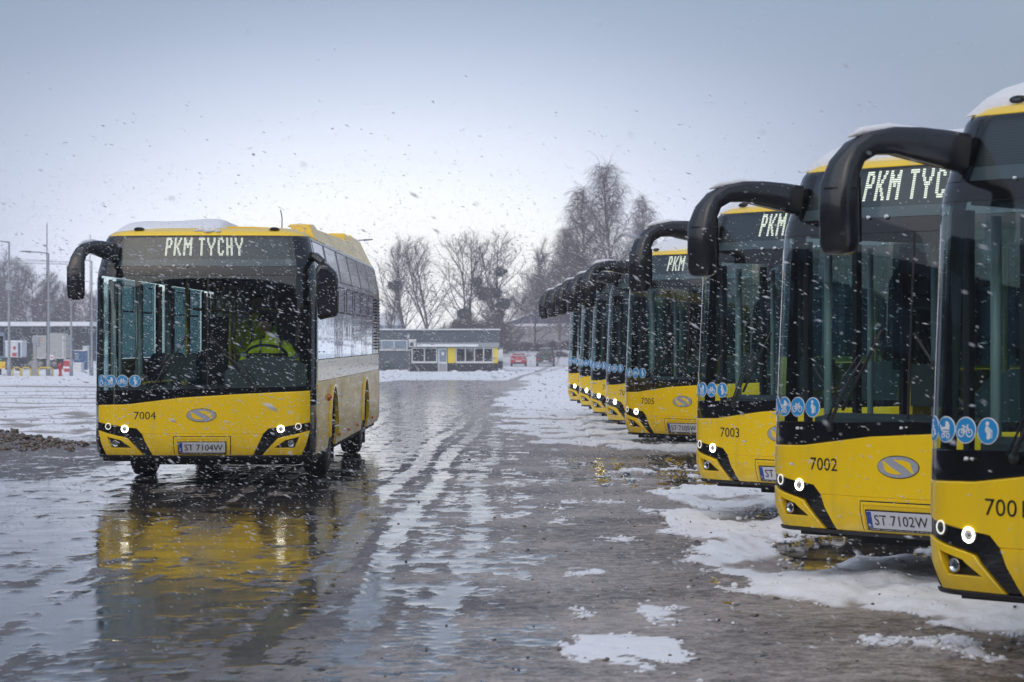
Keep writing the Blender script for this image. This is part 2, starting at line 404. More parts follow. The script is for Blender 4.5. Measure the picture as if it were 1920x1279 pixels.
    # tyre marks in the slush at lower left
    for q in range(6):
        xc = -5.2 + .55 * q - (34 - y) * .28 + .1 * np.sin(y * .7 + q)
        tr = np.maximum(tr, .8 * np.exp(-((x - xc) / .10) ** 2) * band(y, 24, 40, 2) * (x < -4.2))
    snow = snow * (1 - .55 * np.clip(tr, 0, 1) * (x > -5)); 
    # break both up into patches
    nn = fbm(x * 3.6, y * 2.4, 5, 55, .85) - .5
    sl_ = sst(sl_ + nn * 1.5, .30, .70)
    snow = sst(snow + (fbm(x * 2.4, y * 1.8, 6, 66, .68) - .5) * 1.1, .36, .62)
    return snow, sl_, np.clip(tr, 0, 1)
def ground_z(x, y):
    s, g, t = zones(x, y)
    fine = np.clip(1 - (y - 60) / 60, .15, 1)
    h = s * (.004 + .20 * np.clip(fbm(x * 1.9, y * 1.5, 6, 3, .62) - .25, 0, 1) ** 1.3 * np.where(x < 1.35, .35, 1.0)) - s * t * .04
    crumb = fbm(x * 9, y * 7, 4, 21, .65)
    h = h + g * (1 - s) * (.002 + .020 * np.clip(crumb - .35, 0, 1) + .014 * np.clip(fbm(x * 2.0, y * 3.2, 3, 8) - .45, 0, 1))
    # dirty ploughed heap at the left
    hp = np.exp(-(((x + 8.6) / 1.5) ** 2 + ((y - 37.8) / 1.0) ** 2)); h = h + hp * (.16 + .2 * fbm(x * 3, y * 2.2, 4, 6))
    h = h + .75 * np.exp(-(((x - 4) / 14) ** 2 + ((y - 262) / 8) ** 2)) * (1 + fbm(x * .5, y * .3, 4, 2)) * 1.2
    yy = np.clip(y, 0, 430)
    base = np.interp(yy, list(range(60, 430, 5)), [gz_(v) for v in range(60, 430, 5)])
    return base + h * fine + (h * (1 - fine) * (y > 240)), s, g, t, hp
def build_ground():
    xs = [0.0]
    st = .03
    while xs[-1] < 190:
        x = xs[-1]; st = .03 if x < 2.6 else min(.03 + (x - 2.6) * .035, 12); xs.append(x + st)
    xs = np.array([-v for v in xs[:0:-1]] + xs)
    # finer on the left half where the field is seen
    extra = np.arange(-10.5, -2.6, .05); xs = np.unique(np.round(np.concatenate([xs, extra]), 3))
    ys = [-30., -10., 0., 5., 8.]
    while ys[-1] < 430:
        y = ys[-1]; ys.append(y + (.045 if y < 14 else .045 * (y / 14) ** 1.5))
    ys = np.array(ys)
    Xg, Yg = np.meshgrid(xs, ys); Zg, s, g, t, hp = ground_z(Xg.ravel(), Yg.ravel())
    nx, ny = len(xs), len(ys)
    co = np.stack([Xg.ravel(), Yg.ravel(), Zg], 1)
    idx = np.arange(nx * ny).reshape(ny, nx)
    q = np.stack([idx[:-1, :-1], idx[:-1, 1:], idx[1:, 1:], idx[1:, :-1]], -1).reshape(-1, 4)
    me = bpy.data.meshes.new('ground'); me.vertices.add(len(co)); me.vertices.foreach_set('co', co.ravel())
    me.loops.add(q.size); me.loops.foreach_set('vertex_index', q.ravel())
    me.polygons.add(len(q)); me.polygons.foreach_set('loop_start', np.arange(len(q)) * 4); me.polygons.foreach_set('loop_total', np.full(len(q), 4))
    me.polygons.foreach_set('use_smooth', np.ones(len(q), bool)); me.update()
    ca = me.color_attributes.new('zones', 'FLOAT_COLOR', 'POINT')
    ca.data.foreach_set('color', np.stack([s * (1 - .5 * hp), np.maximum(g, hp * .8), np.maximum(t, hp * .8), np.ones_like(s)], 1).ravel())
    me.materials.append(MATS['ground']); o = link('ground', me); tag(o, kind='structure'); print('ground', nx, ny)
build_ground()

# clods of dirty slush
def lumps(name, label, n, place, mat, sz):
    m = MB()
    for i in range(n):
        x, y = place(); r = random.uniform(*sz) * (1 if random.random() < .9 else 1.8)
        z = float(ground_z(np.array([x]), np.array([y]))[0][0]); m.blob((x, y, z + r * .25), r, 6, .9, i, .6)
    tag(m.build(name, mat, None, False), label, 'slush', kind='stuff')
lumps('slush_lumps', 'small brown lumps of frozen slush scattered over the wet lot', 260, lambda: (random.gauss(.9, 1.1), 11 + 30 * random.random() ** 1.4), 'clod', (.004, .012))
def snow_edge():
    out_ = []
    while len(out_) < 900:
        x = np.random.uniform(.2, 3.6, 4000); y = 11.5 + 30 * np.random.rand(4000) ** 1.3; s = zones(x, y)[0]
        k = (s > .35) & (s < .9); out_ += list(zip(x[k], y[k]))
    random.shuffle(out_); return out_
_se = snow_edge()
lumps('snow_lumps', 'small white lumps of snow along the ragged edges of the snow strips', 900, lambda: _se.pop(), 'snow', (.006, .02))
lumps('dirty_clods', 'brown clods in the ploughed heap at the left edge of the lot', 420, lambda: (random.uniform(-9.2, -7.0) if random.random() < .8 else random.gauss(-6.9, .5), random.gauss(37.4, .55)), 'clod', (.012, .05))

# ------------------------------------------------------------------ bus surface functions
R1, RC, UC = 5.785, .31, 1.0145
A0 = UC / R1; UE = UC + RC * (math.pi / 2 - A0)
def plan(u):
    s = abs(u)
    if s < UC: a_ = s / R1; x = R1 * math.sin(a_); y = R1 * (1 - math.cos(a_))
    else:
        x = R1 * math.sin(A0); y = R1 * (1 - math.cos(A0)); a_ = min(A0 + (s - UC) / RC, math.pi / 2)
        x += RC * (math.sin(a_) - math.sin(A0)); y += RC * (math.cos(A0) - math.cos(a_))
        if s > UE: y += s - UE
    return (x if u >= 0 else -x), y, (a_ if u >= 0 else -a_)
HWM = plan(2)[0]
def lerp_tab(z, tab):
    if z <= tab[0][0]: return tab[0][1]
    for (a_, b_), (c_, d_) in zip(tab, tab[1:]):
        if z <= c_: return b_ + (d_ - b_) * (z - a_) / (c_ - a_)
    return tab[-1][1]
HW = [(.33, 1.235), (.5, 1.265), (2.36, 1.265), (2.46, 1.25), (2.82, 1.175), (2.87, 1.145), (2.91, 1.09), (2.95, 1.0)]
RK = [(.33, .06), (.42, .025), (.52, .0), (1.0, .0), (2.36, .09), (2.46, .10), (2.84, .20), (2.90, .26), (2.95, .40)]
def hw(z): return lerp_tab(z, HW)
def rake(z): return lerp_tab(z, RK)
def SF(u, z, off=0.0):
    x, y, a_ = plan(u)
    return Vector((x * hw(z) / HWM + off * math.sin(a_), y + rake(z) - off * math.cos(a_), z))
def SIDE(sgn):
    return lambda y, z, off=0.0: Vector((sgn * (hw(z) + off), y, z))
UL = sorted(set([round(v * .15, 3) for v in range(-7, 8)] + [s * (1.0 + .045 * i) for i in range(13) for s in (1, -1)]))
ZL = [.42, .52, .7, 1.0, 1.3, 1.6, 2.0, 2.36, 2.41, 2.46, 2.6, 2.75, 2.82, 2.84, 2.87, 2.9, 2.91]
def cut(poly, ul, zl):
    bm = bmesh.new(); bm.faces.new([bm.verts.new((p[0], p[1], 0)) for p in poly])
    u0, u1 = min(p[0] for p in poly), max(p[0] for p in poly); z0, z1 = min(p[1] for p in poly), max(p[1] for p in poly)
    for u in ul:
        if u0 < u < u1: bmesh.ops.bisect_plane(bm, geom=bm.verts[:] + bm.edges[:] + bm.faces[:], plane_co=(u, 0, 0), plane_no=(1, 0, 0), dist=1e-5)
    for z in zl:
        if z0 < z < z1: bmesh.ops.bisect_plane(bm, geom=bm.verts[:] + bm.edges[:] + bm.faces[:], plane_co=(0, z, 0), plane_no=(0, 1, 0), dist=1e-5)
    bmesh.ops.remove_doubles(bm, verts=bm.verts[:], dist=1e-5)
    return bm
def patch(mb, polys, off=0.0, thick=.015, fn=SF, ul=UL, zl=ZL, rnd=.004, back=True):
    """polygons in the (u, z) plane of a surface -> slab with rounded rim"""
    if isinstance(polys[0][0], (int, float)): polys = [polys]
    for poly in polys:
        ar = sum(p[0] * q[1] - q[0] * p[1] for p, q in zip(poly, poly[1:] + poly[:1]))
        if ar < 0: poly = poly[::-1]
        bm = cut(poly, ul, zl)
        bm.verts.ensure_lookup_table(); bm.verts.index_update()
        outv = {}
        for e in bm.edges:
            if len(e.link_faces) == 1:
                f = e.link_faces[0]; l = [l_ for l_ in f.loops if l_.edge == e][0]
                p, q = l.vert.co, l.link_loop_next.vert.co
                s_ = 1 if f.normal.z >= 0 or True else -1
                d_ = (q - p).normalized(); nn = Vector((d_.y, -d_.x))
                c_ = f.calc_center_median(); 
                if (Vector((p.x, p.y)) - Vector((c_.x, c_.y))).dot(nn) < 0: nn = -nn
                for v in (l.vert, l.link_loop_next.vert): outv.setdefault(v.index, []).append(nn)
        k = mb.vs([fn(v.co.x, v.co.y, off) for v in bm.verts])
        for f in bm.faces: mb.face([k + v.index for v in f.verts], True)
        ring0, ring1, ring2, ring3 = {}, {}, {}, {}
        for i, ns in outv.items():
            n_ = sum(ns, Vector((0, 0))); n_ = n_.normalized() if n_.length > 1e-6 else Vector((0, 0)); v = bm.verts[i].co
            uu, zz = v.x + n_.x * rnd, v.y + n_.y * rnd
            ring0[i] = mb.vs([fn(v.x, v.y, off)]); ring1[i] = mb.vs([fn(uu, zz, off - rnd)]); ring2[i] = mb.vs([fn(uu, zz, off - rnd)]); ring3[i] = mb.vs([fn(uu, zz, off - thick)])
        for e in bm.edges:
            if len(e.link_faces) == 1:
                i, j = e.verts[0].index, e.verts[1].index
                mb.face((ring0[i], ring0[j], ring1[j], ring1[i])); mb.face((ring2[i], ring2[j], ring3[j], ring3[i]))
        if back:
            k2 = mb.vs([fn(v.co.x, v.co.y, off - thick) for v in bm.verts])
            for f in bm.faces: mb.face([k2 + v.index for v in f.verts][::-1], True)
        bm.free()
    return mb
def part(name, mat, parent, polys, off=0.0, thick=.015, **k):
    return patch(MB(), polys, off, thick, **k).build(name, mat, parent, False)
def decal(name, mat, parent, polys, off, **k):
    k.setdefault('rnd', .0005); return part(name, mat, parent, polys, off, .003, **k)
def mir(poly): return [(-u, z) for u, z in poly][::-1]
def cz(z): return 1.68 - (1.68 - z) * .985
def circ(cu, cz_, r, n=24, ry=None): return [(cu + r * math.cos(2 * math.pi * i / n), cz_ + (ry or r) * math.sin(2 * math.pi * i / n)) for i in range(n)]
def stroke(pts, w):
    out_ = []
    for (a_, b_), (c_, d_) in zip(pts, pts[1:]):
        l = math.hypot(c_ - a_, d_ - b_); nx, ny = -(d_ - b_) / l * w / 2, (c_ - a_) / l * w / 2
        out_.append([(a_ + nx, b_ + ny), (a_ - nx, b_ - ny), (c_ - nx, d_ - ny), (c_ + nx, d_ + ny)])
    return out_
def ringp(cu, c2, r, w, n=16):
    o_ = circ(cu, c2, r, n); i_ = circ(cu, c2, r - w, n); return [[o_[k], o_[(k + 1) % n], i_[(k + 1) % n], i_[k]] for k in range(n)]
def text_mesh(name, body, size, mat, place, width=None, fn=SF, off=.004, cent=True, sx=1.0):
    cu = bpy.data.curves.new(name, 'FONT'); cu.body = body; cu.size = size; cu.resolution_u = 3; cu.space_character = 1.02
    o = bpy.data.objects.new(name, cu); C.objects.link(o); bpy.context.view_layer.update()
    me = bpy.data.meshes.new_from_object(o.evaluated_get(bpy.context.evaluated_depsgraph_get())); bpy.data.objects.remove(o)
    xs = [v.co.x for v in me.vertices]; ys = [v.co.y for v in me.vertices]; x0, x1 = min(xs), max(xs); y0, y1 = min(ys), max(ys)
    k = (width / (x1 - x0)) if width else sx
    for v in me.vertices:
        u = place[0] + (v.co.x - (x0 + x1) / 2) * k; z = place[1] + (v.co.y - (y0 + y1) / 2); v.co = fn(u, z, off)
    me.materials.clear(); me.materials.append(MATS[mat]); me.name = name; return me

YT = [(-1.24, .925), (-.85, .935), (-.24, 1.012), (.45, 1.055), (1.24, 1.088)]        # top edge of the yellow front
def shift(poly, du=0, dz=0): return [(u + du, z + dz) for u, z in poly]
LED = dict(P=["11111.", "11..11", "11..11", "11111.", "11....", "11....", "11...."], K=["11...11", "11..11.", "11.11..", "1111...", "11.11..", "11..11.", "11...11"],
           M=["11....11", "111..111", "11111111", "11.11.11", "11....11", "11....11", "11....11"], T=["111111"] + ["..11.."] * 6,
           Y=["11....11", "11....11", ".11..11.", "..1111..", "...11...", "...11...", "...11..."], C=[".1111.", "11..11", "11....", "11....", "11....", "11..11", ".1111."],
           H=["11..11", "11..11", "11..11", "111111", "11..11", "11..11", "11..11"])

def make_bus():
    B = thing('city_bus', 'x', 'bus')
    # --- structure behind the mask
    part('front_frame', 'dark_trim', B, [(-1.50, .375), (1.50, .375), (1.50, 1.06), (-1.50, .90)], -.05, .03)
    # --- yellow front panel
    fp = part('front_panel', 'yellow_paint', B, YT + [(1.24, .742), (.745, .672), (.685, .615), (-.685, .615), (-.745, .672), (-1.24, .742)], .004, .03, rnd=.007)
    bp = part('bumper', 'yellow_paint', B, [(-.68, .604), (.68, .604), (.575, .372), (-.575, .372)], .002, .03, rnd=.006)
    part('plate_surround', 'yellow_paint', B, [[(-.315, .385), (-.315, .575), (.315, .575), (.315, .385), (.295, .385), (.295, .558), (-.295, .558), (-.295, .385)]], .009, .01, rnd=.002)
    decal('surround_gap', 'print_black', bp, [[(-.326, .380), (-.326, .585), (.326, .585), (.326, .380), (.317, .380), (.317, .577), (-.317, .577), (-.317, .380)]], .0045)
    part('bumper_lip', 'dark_trim', B, [(-1.27, .345), (1.27, .345), (1.27, .362), (-1.27, .362)], .012, .1)
    # --- headlight strips, fog light frames
    for sg in (1, -1):
        f = (lambda p: p) if sg == 1 else mir
        hs = part('headlight_panel', 'black_gloss', B, f([(-1.245, .735), (-.752, .664), (-.69, .60), (-.585, .372), (-.672, .372), (-.842, .573), (-1.245, .652)]), -.008, .03, rnd=.002)
        for z in (.42, .465, .51, .555): part('rib', 'black_plastic', hs, f([(-.685 - (z - .4) * .62, z), (-.602 - (z - .4) * .45, z), (-.606 - (z - .4) * .45, z + .012), (-.690 - (z - .4) * .62, z + .012)]), .0, .01, rnd=.001)
        O = [(-1.235, .640), (-.855, .560), (-.69, .372), (-1.14, .372)]; H = [(-1.105, .580), (-.93, .538), (-.805, .448), (-1.055, .448)]
        rim = [[O[i], O[(i + 1) % 4], H[(i + 1) % 4], H[i]] for i in range(4)]
        m_ = MB()
        # raised sculpted frame: outer slope then inner lip
        for r_ in rim: patch(m_, f(r_), .006, .05, rnd=.0035)
        m_.build('fog_light_frame', 'yellow_paint', B, False)
        part('fog_recess', 'black_plastic', B, f(H), -.045, .01)
        fl = MB(); c0 = SF(sg * -1.0, .500, -.03); nrm = (SF(sg * -1.0, .5, .1) - SF(sg * -1.0, .5, 0)).normalized()
        q = nrm.to_track_quat('Z', 'Y').to_matrix().to_4x4(); q.translation = c0
        def lamp(prof, mat, name, par, n=28, cap=True):
            m = MB().lathe(prof, n, 'z', cap=cap); m.v = [tuple(q @ Vector(v)) for v in m.v]; return m.build(name, mat, par)
        l_ = lamp([(0, .036), (.02, .038), (.026, .034), (.02, .028), (.008, .02)], 'chrome', 'fog_light', B)
        lamp([(.012, .0275), (.017, .02), (.018, .004)], 'display_glass', 'lens', l_)
        for uu, zz, rr, br in ((-1.083, .694, .037, False), (-.885, .666, .040, True)):
            nrm = (SF(sg * uu, zz, .1) - SF(sg * uu, zz, 0)).normalized(); q = nrm.to_track_quat('Z', 'Y').to_matrix().to_4x4(); q.translation = SF(sg * uu, zz, -.012)
            hl = lamp([(-.005, rr + .008), (.012, rr + .009), (.014, rr + .004), (.008, rr + .002)], 'black_plastic', 'headlight', B)
            lamp([(.017, rr + .001), (.021, rr - .001), (.021, rr - (.009 if br else .005)), (.017, rr - (.011 if br else .007))], 'low_beam' if br else 'drl', 'light_ring', hl, 28, False)
            lamp([(.006, rr - .011), (.012, rr - .013), (.010, rr - .022), (.004, rr - .024)], 'black_gloss', 'reflector', hl, 28)
            lamp([(.004, rr - .018), (.013, rr - .022), (.018, .008), (.019, .002)], 'rim_metal' if br else 'black_gloss', 'projector', hl, 20)
    # --- badge
    bc = (-.005, .822)
    bd = decal('badge', 'dark_trim', B, [(bc[0] + .170 * math.cos(t * math.pi / 18), bc[1] + .077 * math.sin(t * math.pi / 18)) for t in range(36)], .006)
    decal('badge_oval', 'silver_badge', bd, [(bc[0] + .164 * math.cos(t * math.pi / 18), bc[1] + .071 * math.sin(t * math.pi / 18)) for t in range(36)], .0095)
    A_ = [(-.128, .032), (-.113, .015), (-.108, -.018), (-.085, -.036), (-.045, -.047), (.022, -.049), (.026, -.044), (-.055, -.003), (-.118, .040)]
    Bm = [(-a_, -b_) for a_, b_ in A_]
    decal('badge_inlay', 'yellow_paint', bd, [shift(A_, *bc), shift(Bm, *bc)], .012)
    # --- windscreen and what frames it
    WB = [(-1.43, .935), (-1.24, .937), (-.85, .947), (-.24, 1.024), (.45, 1.067), (1.24, 1.10), (1.43, 1.10)]
    part('windscreen_base', 'black_gloss', B, WB + [(1.43, 1.155), (.4, 1.13), (-1.43, 1.09)], .0, .02)
    ws = part('windscreen', 'windshield_glass', B, [(-1.42, 1.093), (.4, 1.133), (1.42, 1.158), (1.42, 2.40), (-1.42, 2.40)], -.001, .006, rnd=.001)
    part('windscreen_seam', 'print_black', ws, [(.052, 1.14), (.066, 1.14), (.066, 2.40), (.052, 2.40)], .001, .01, rnd=.001)
    part('windscreen_header', 'black_gloss', B, [(-1.43, 2.404), (1.43, 2.404), (1.43, 2.505), (-1.43, 2.505)], .0, .02)
    for sg in (1, -1):
        f = (lambda p: p) if sg == 1 else mir
        part('corner_post', 'black_gloss', B, f([(-1.56, .372), (-1.255, .372), (-1.255, .925), (-1.43, .935), (-1.43, 2.50), (-1.40, 2.86), (-1.56, 2.82)]), -.004, .02)
        part('display_corner', 'black_gloss', B, f([(-1.425, 2.51), (-1.05, 2.51), (-1.03, 2.855), (-1.38, 2.855)]), .0, .02)
    part('display_housing', 'interior_dark', B, [(-1.05, 2.49), (1.08, 2.49), (1.06, 2.86), (-1.03, 2.86)], -.055, .1)
    dm = part('destination_display', 'led_matrix', B, [(-1.0, 2.585), (1.03, 2.585), (1.03, 2.85), (-1.0, 2.85)], -.045, .008)
    part('display_shelf', 'interior_grey', B, [(-1.02, 2.512), (1.05, 2.512), (1.05, 2.58), (-1.02, 2.58)], -.04, .012)
    lm = MB(); dots = []; col = 0
    for ch in 'PKM TYCHY':
        if ch == ' ': col += 4; continue
        g = LED[ch]
        for r_, row in enumerate(g):
            for c_, v in enumerate(row):
                if v == '1':
                    for h in (0, 1): dots.append((col + c_, 2 * r_ + h))
        col += len(g[0]) + 2
    tw = .945; pu = tw / (col - 2); pz = .0148
    for c_, r_ in dots:
        u = -.472 + c_ * pu; z = 2.832 - r_ * pz
        if z > 2.62 or True: patch(lm, [(u, z - .0095), (u + pu * .68, z - .0095), (u + pu * .68, z), (u, z)], -.040, .003, ul=[], zl=[], rnd=.0004, back=False)
    tx = lm.build('led_text', 'led', dm, False); tx['kind'] = 'stuff'
    part('display_glass', 'display_glass', B, [(-1.045, 2.508), (1.075, 2.508), (1.06, 2.855), (-1.025, 2.855)], .0, .005, rnd=.001)
    # --- roof front
    part('roof_edge', 'yellow_paint', B, [(-1.46, 2.862), (1.46, 2.862), (1.43, 2.915), (-1.43, 2.915)], .006, .03, rnd=.005)
    m_ = MB(); us = [-1.5 + 3.0 * i / 44 for i in range(45)]; rows = []
    for k_ in range(9):
        row = []
        for u in us:
            if k_ < 3: p = SF(u, (2.912, 2.93, 2.95)[k_], 0)
            else:
                p0 = SF(u, 2.95); t_ = (k_ - 2) / 6; ph = p0.x * (1 - .0 * t_); p = Vector((ph, p0.y + (1.5 - p0.y) * t_, 2.95 + .03 * (1 - (ph / 1.05) ** 2) * math.sin(t_ * 1.57)))
            row.append(p)
        rows.append(row)
    k0 = len(m_.v)
    for r_ in rows: m_.vs(r_)
    for i in range(8):
        for j in range(44): m_.face((i * 45 + j, i * 45 + j + 1, (i + 1) * 45 + j + 1, (i + 1) * 45 + j), True)
    m_.build('roof_front', 'yellow_paint', B, False)
    for u in (-.93, .93):
        c0 = SF(u, 2.925, 0)
        o = MB().loft([[(c0.x + dx_ * k_, c0.y - .035 + yy, c0.z + dz_ * k_ + .012) for dx_, dz_ in [(.055 * math.cos(t * .524), .022 * math.sin(t * .524)) for t in range(12)]] for yy, k_ in ((.06, 1.1), (.0, 1), (-.012, .7))]).build('marker_lamp', 'black_plastic', B)
        MB().box(c0.x - .025, c0.x + .025, c0.y - .052, c0.y - .045, c0.z + .004, c0.z + .02).build('lens', 'chrome', o)
    # --- roof and sides
    prof = [(1.165, 2.85), (1.13, 2.89), (1.05, 2.93), (.9, 2.955), (.5, 2.975), (0, 2.98)]; prof = prof + [(-x, z) for x, z in prof[-2::-1]]
    m_ = MB(); rings = [[(x, y, z) for x, z in prof] + [(-1.1, y, 2.82), (1.1, y, 2.82)] for y in (.62, 3, 6, 9, 11.95)]; m_.loft(rings); m_.build('roof', 'yellow_paint', B)
    WL = [round(.6 + i * 1.0, 2) for i in range(12)]
    for sg in (1, -1):
        fn = SIDE(sg)
        def arch(c_, r_, z0):
            a1 = math.asin(min(1, (z0 + .02) / r_)) if False else None
            pts = []
            for i in range(15):
                th = math.pi - math.pi * i / 14; pts.append((c_ + r_ * math.cos(th), max(z0, .50 + r_ * 1.02 * math.sin(th))))
            return pts
        # lower skirt sections between the wheels
        AR = .60
        L = [(.50, .36), (2.70 - AR, .36)] + arch(2.70, AR, .36) + [(2.70 + AR, .36), (8.60 - AR, .36)] + arch(8.60, AR, .36) + [(8.60 + AR, .36), (11.95, .40), (11.95, 1.19), (.50, 1.19)]
        # split into convex-ish strips so that each body panel is its own piece
        def clip(y0, y1):
            pts = []
            if y0 < 2.7 < y1: c_ = 2.7
            elif y0 < 8.6 < y1: c_ = 8.6
            else: c_ = None
            if c_ is None: return [(y0, .36), (y1, .36), (y1, 1.19), (y0, 1.19)]
            return [(y0, .36), (c_ - AR, .36)] + arch(c_, AR, .36)[1:-1] + [(c_ + AR, .36), (y1, .36), (y1, 1.19), (y0, 1.19)]
        door = sg < 0
        segs = [(.50, 1.94), (1.945, 3.45), (3.455, 5.0), (5.005, 6.4), (6.405, 7.85), (7.855, 9.35), (9.355, 10.6), (10.605, 11.95)]
        doors = [(.62, 1.86), (5.1, 6.3), (9.6, 10.5)] if door else []
        for y0, y1 in segs:
            if any(y0 < (a_ + b_) / 2 < y1 for a_, b_ in doors): continue
            part('side_panel', 'yellow_side', B, clip(y0, y1), 0, .03, fn=fn, ul=[], rnd=.0012)
            part('belt_panel', 'yellow_paint', B, [(y0, 1.196), (y1, 1.196), (y1, 1.44), (y0, 1.44)], 0, .03, fn=fn, ul=[], rnd=.0012)
        for a_, b_ in doors:
            d_ = part('door', 'dark_trim', B, [[(a_, .37), (a_ + .05, .37), (a_ + .05, 2.38), (a_, 2.38)], [(b_ - .05, .37), (b_, .37), (b_, 2.38), (b_ - .05, 2.38)], [((a_ + b_) / 2 - .03, .37), ((a_ + b_) / 2 + .03, .37), ((a_ + b_) / 2 + .03, 2.38), ((a_ + b_) / 2 - .03, 2.38)]], 0, .04, fn=fn, ul=[])
            for h in (0, 1):
                w_ = (b_ - a_) / 2; part('door_glass', 'windshield_glass', d_, [(a_ + .05 + h * w_, .45), (a_ + w_ - .03 + h * (w_ - .02), .45), (a_ + w_ - .03 + h * (w_ - .02), 2.33), (a_ + .05 + h * w_, 2.33)], -.006, .006, fn=fn, ul=[], rnd=.001)
            part('door_sill', 'yellow_paint', d_, [(a_, .36), (b_, .36), (b_, .44), (a_, .44)], .003, .02, fn=fn, ul=[])
        ye = [.52, 1.72, 3.22, 4.72, 6.22, 7.72, 9.22, 10.72]
        for y0, y1 in zip(ye, ye[1:]):
            if door and any(a_ < (y0 + y1) / 2 < b_ for a_, b_ in doors): continue
            wn_ = part('side_window', 'side_glass', B, [(y0 + .003, 1.449), (y1 - .003, 1.449), (y1 - .003, 2.408), (y0 + .003, 2.408)], -.001, .006, fn=fn, ul=[], rnd=.0005)
            part('window_post', 'dark_trim', B, [(y1 - .05, 1.44), (y1 + .05, 1.44), (y1 + .05, 2.40), (y1 - .05, 2.40)], -.02, .03, fn=fn, ul=[])
            if y0 > 1.5: part('vent_window', 'dark_trim', wn_, stroke([(y0 + .2, 2.02), (y1 - .2, 2.02)], .018) + stroke([(y0 + .2, 2.03), (y0 + .2, 2.34), (y1 - .2, 2.34), (y1 - .2, 2.03)], .012), .003, .006, fn=fn, ul=[], zl=[], rnd=.001)
        # rear engine louvre
        part('engine_cover', 'black_gloss', B, [(10.73, 1.452), (11.95, 1.452), (11.95, 2.40), (10.73, 2.40)], -.004, .02, fn=fn, ul=[])
        lv = MB()
        for i in range(17):
            z = 1.52 + i * .048; lv.box(min(sg * 1.262, sg * 1.29), max(sg * 1.262, sg * 1.29), 11.0, 11.8, z, z + .022)
        o = lv.build('louvre_slats', 'black_plastic', B); o['kind'] = 'stuff'
        # upper slanted panels with pale ribs
        yu = [.66, 2.2, 4.1, 6.0, 7.9, 9.8, 11.95]
        for y0, y1 in zip(yu, yu[1:]):
            part('upper_panel', 'black_gloss', B, [(y0 + .02, 2.415), (y1 - .02, 2.415), (y1 - .02, 2.81), (y0 + .02, 2.81)], 0, .02, fn=fn, ul=[])
            part('upper_rib', 'white_frame', B, [(y1 - .018, 2.415), (y1 + .018, 2.415), (y1 + .018, 2.81), (y1 - .018, 2.81)], .012, .03, fn=fn, ul=[], rnd=.002)
        part('cant_rail', 'white_frame', B, [(.62, 2.815), (11.95, 2.815), (11.95, 2.845), (.62, 2.845)], .008, .02, fn=fn, ul=[])
        # roof fairing
        fy = ([(1.5, 2.86), (1.60, 3.04), (2.3, 3.07), (2.5, 3.02)] if sg > 0 else [(4.0, 2.86), (4.3, 3.0), (5.0, 3.02), (5.2, 3.02)]) + [ (6.4, 3.08), (8.0, 3.10), (8.2, 3.22), (9.4, 3.18), (9.6, 3.25), (11.4, 3.22), (11.9, 2.86)]
        def ffn(y, z, off=0.0, s_=sg): return Vector((s_ * (1.155 - (z - 2.85) * .42 + off), y, z))
        part('roof_fairing', 'yellow_side', B, fy, .0, .24, fn=ffn, ul=[2.6, 4, 5.3, 6.6, 8, 9.4], zl=[], rnd=.01)
        # wheel arches and wheels
        for c_ in (2.7, 8.6):
            m_ = MB(); n_ = 20
            po = [(c_ + .62 * math.cos(math.pi - math.pi * i / n_), .50 + .63 * math.sin(math.pi - math.pi * i / n_)) for i in range(n_ + 1)]
            pi_ = [(c_ + .585 * math.cos(math.pi - math.pi * i / n_), .50 + .595 * math.sin(math.pi - math.pi * i / n_)) for i in range(n_ + 1)]
            for i in range(n_): patch(m_, [po[i], po[i + 1], pi_[i + 1], pi_[i]], .028, .05, fn=fn, ul=[], zl=[], rnd=.001)
            m_.build('arch_trim', 'yellow_paint', B, False)
            well = MB()
            for i in range(n_):
                (ya, za), (yb, zb) = po[i], po[i + 1]; xo, xi = sg * 1.22, sg * .72
                k_ = well.vs([(xo, ya, za), (xo, yb, zb), (xi, yb, zb), (xi, ya, za)]); well.face((k_, k_ + 1, k_ + 2, k_ + 3))
            k_ = well.vs([(sg * .72, y, z) for y, z in po]); well.face(list(range(k_, k_ + n_ + 1))); well.build('wheel_well', 'underbody', B, False)
            tyre = [(-.14, .30), (-.145, .42), (-.12, .47), (-.09, .482), (-.05, .485), (.05, .485), (.09, .482), (.12, .47), (.145, .42), (.14, .30)]
            cx = sg * 1.06
            w_ = MB().lathe(tyre, 36, 'x', (cx, c_, .485)).build('wheel', 'rubber', B)
            s_ = sg
            rm = [(s_ * .13, .30), (s_ * .15, .295), (s_ * .14, .27), (s_ * .06, .24), (s_ * .07, .15), (s_ * .12, .12), (s_ * .13, .07), (s_ * .15, .06), (s_ * .15, .01)]
            MB().lathe(rm, 28, 'x', (cx, c_, .485)).build('rim', 'rim_metal', w_)
            box('mud_flap', 'rubber', B, sg * 1.06 - .16, sg * 1.06 + .16, c_ + .62, c_ + .635, .12, .5)
        for yl in (3.6, 5.2, 6.9, 10.2):
            c0 = (sg * 1.268, yl, .47); MB().blob(c0, .022, 8, 0).build('side_marker', 'amber', B)
        MB().blob((sg * 1.268, 1.90, .98), .045, 10, 0).build('side_indicator', 'amber', B)
    # rear wall, underbody
    part('rear_wall', 'yellow_paint', B, [(-1.2, .4), (1.2, .4), (1.2, 2.85), (-1.2, 2.85)], 0, .03, fn=lambda x, z, off=0.0: Vector((x * hw(z) / 1.2, 11.97 + off, z)), ul=[])
    MB().box(-1.0, 1.0, 11.975, 12.01, 1.6, 2.4).build('rear_window', 'black_gloss', B)
    box('chassis', 'underbody', B, -.70, .70, .55, 11.6, .24, .30)
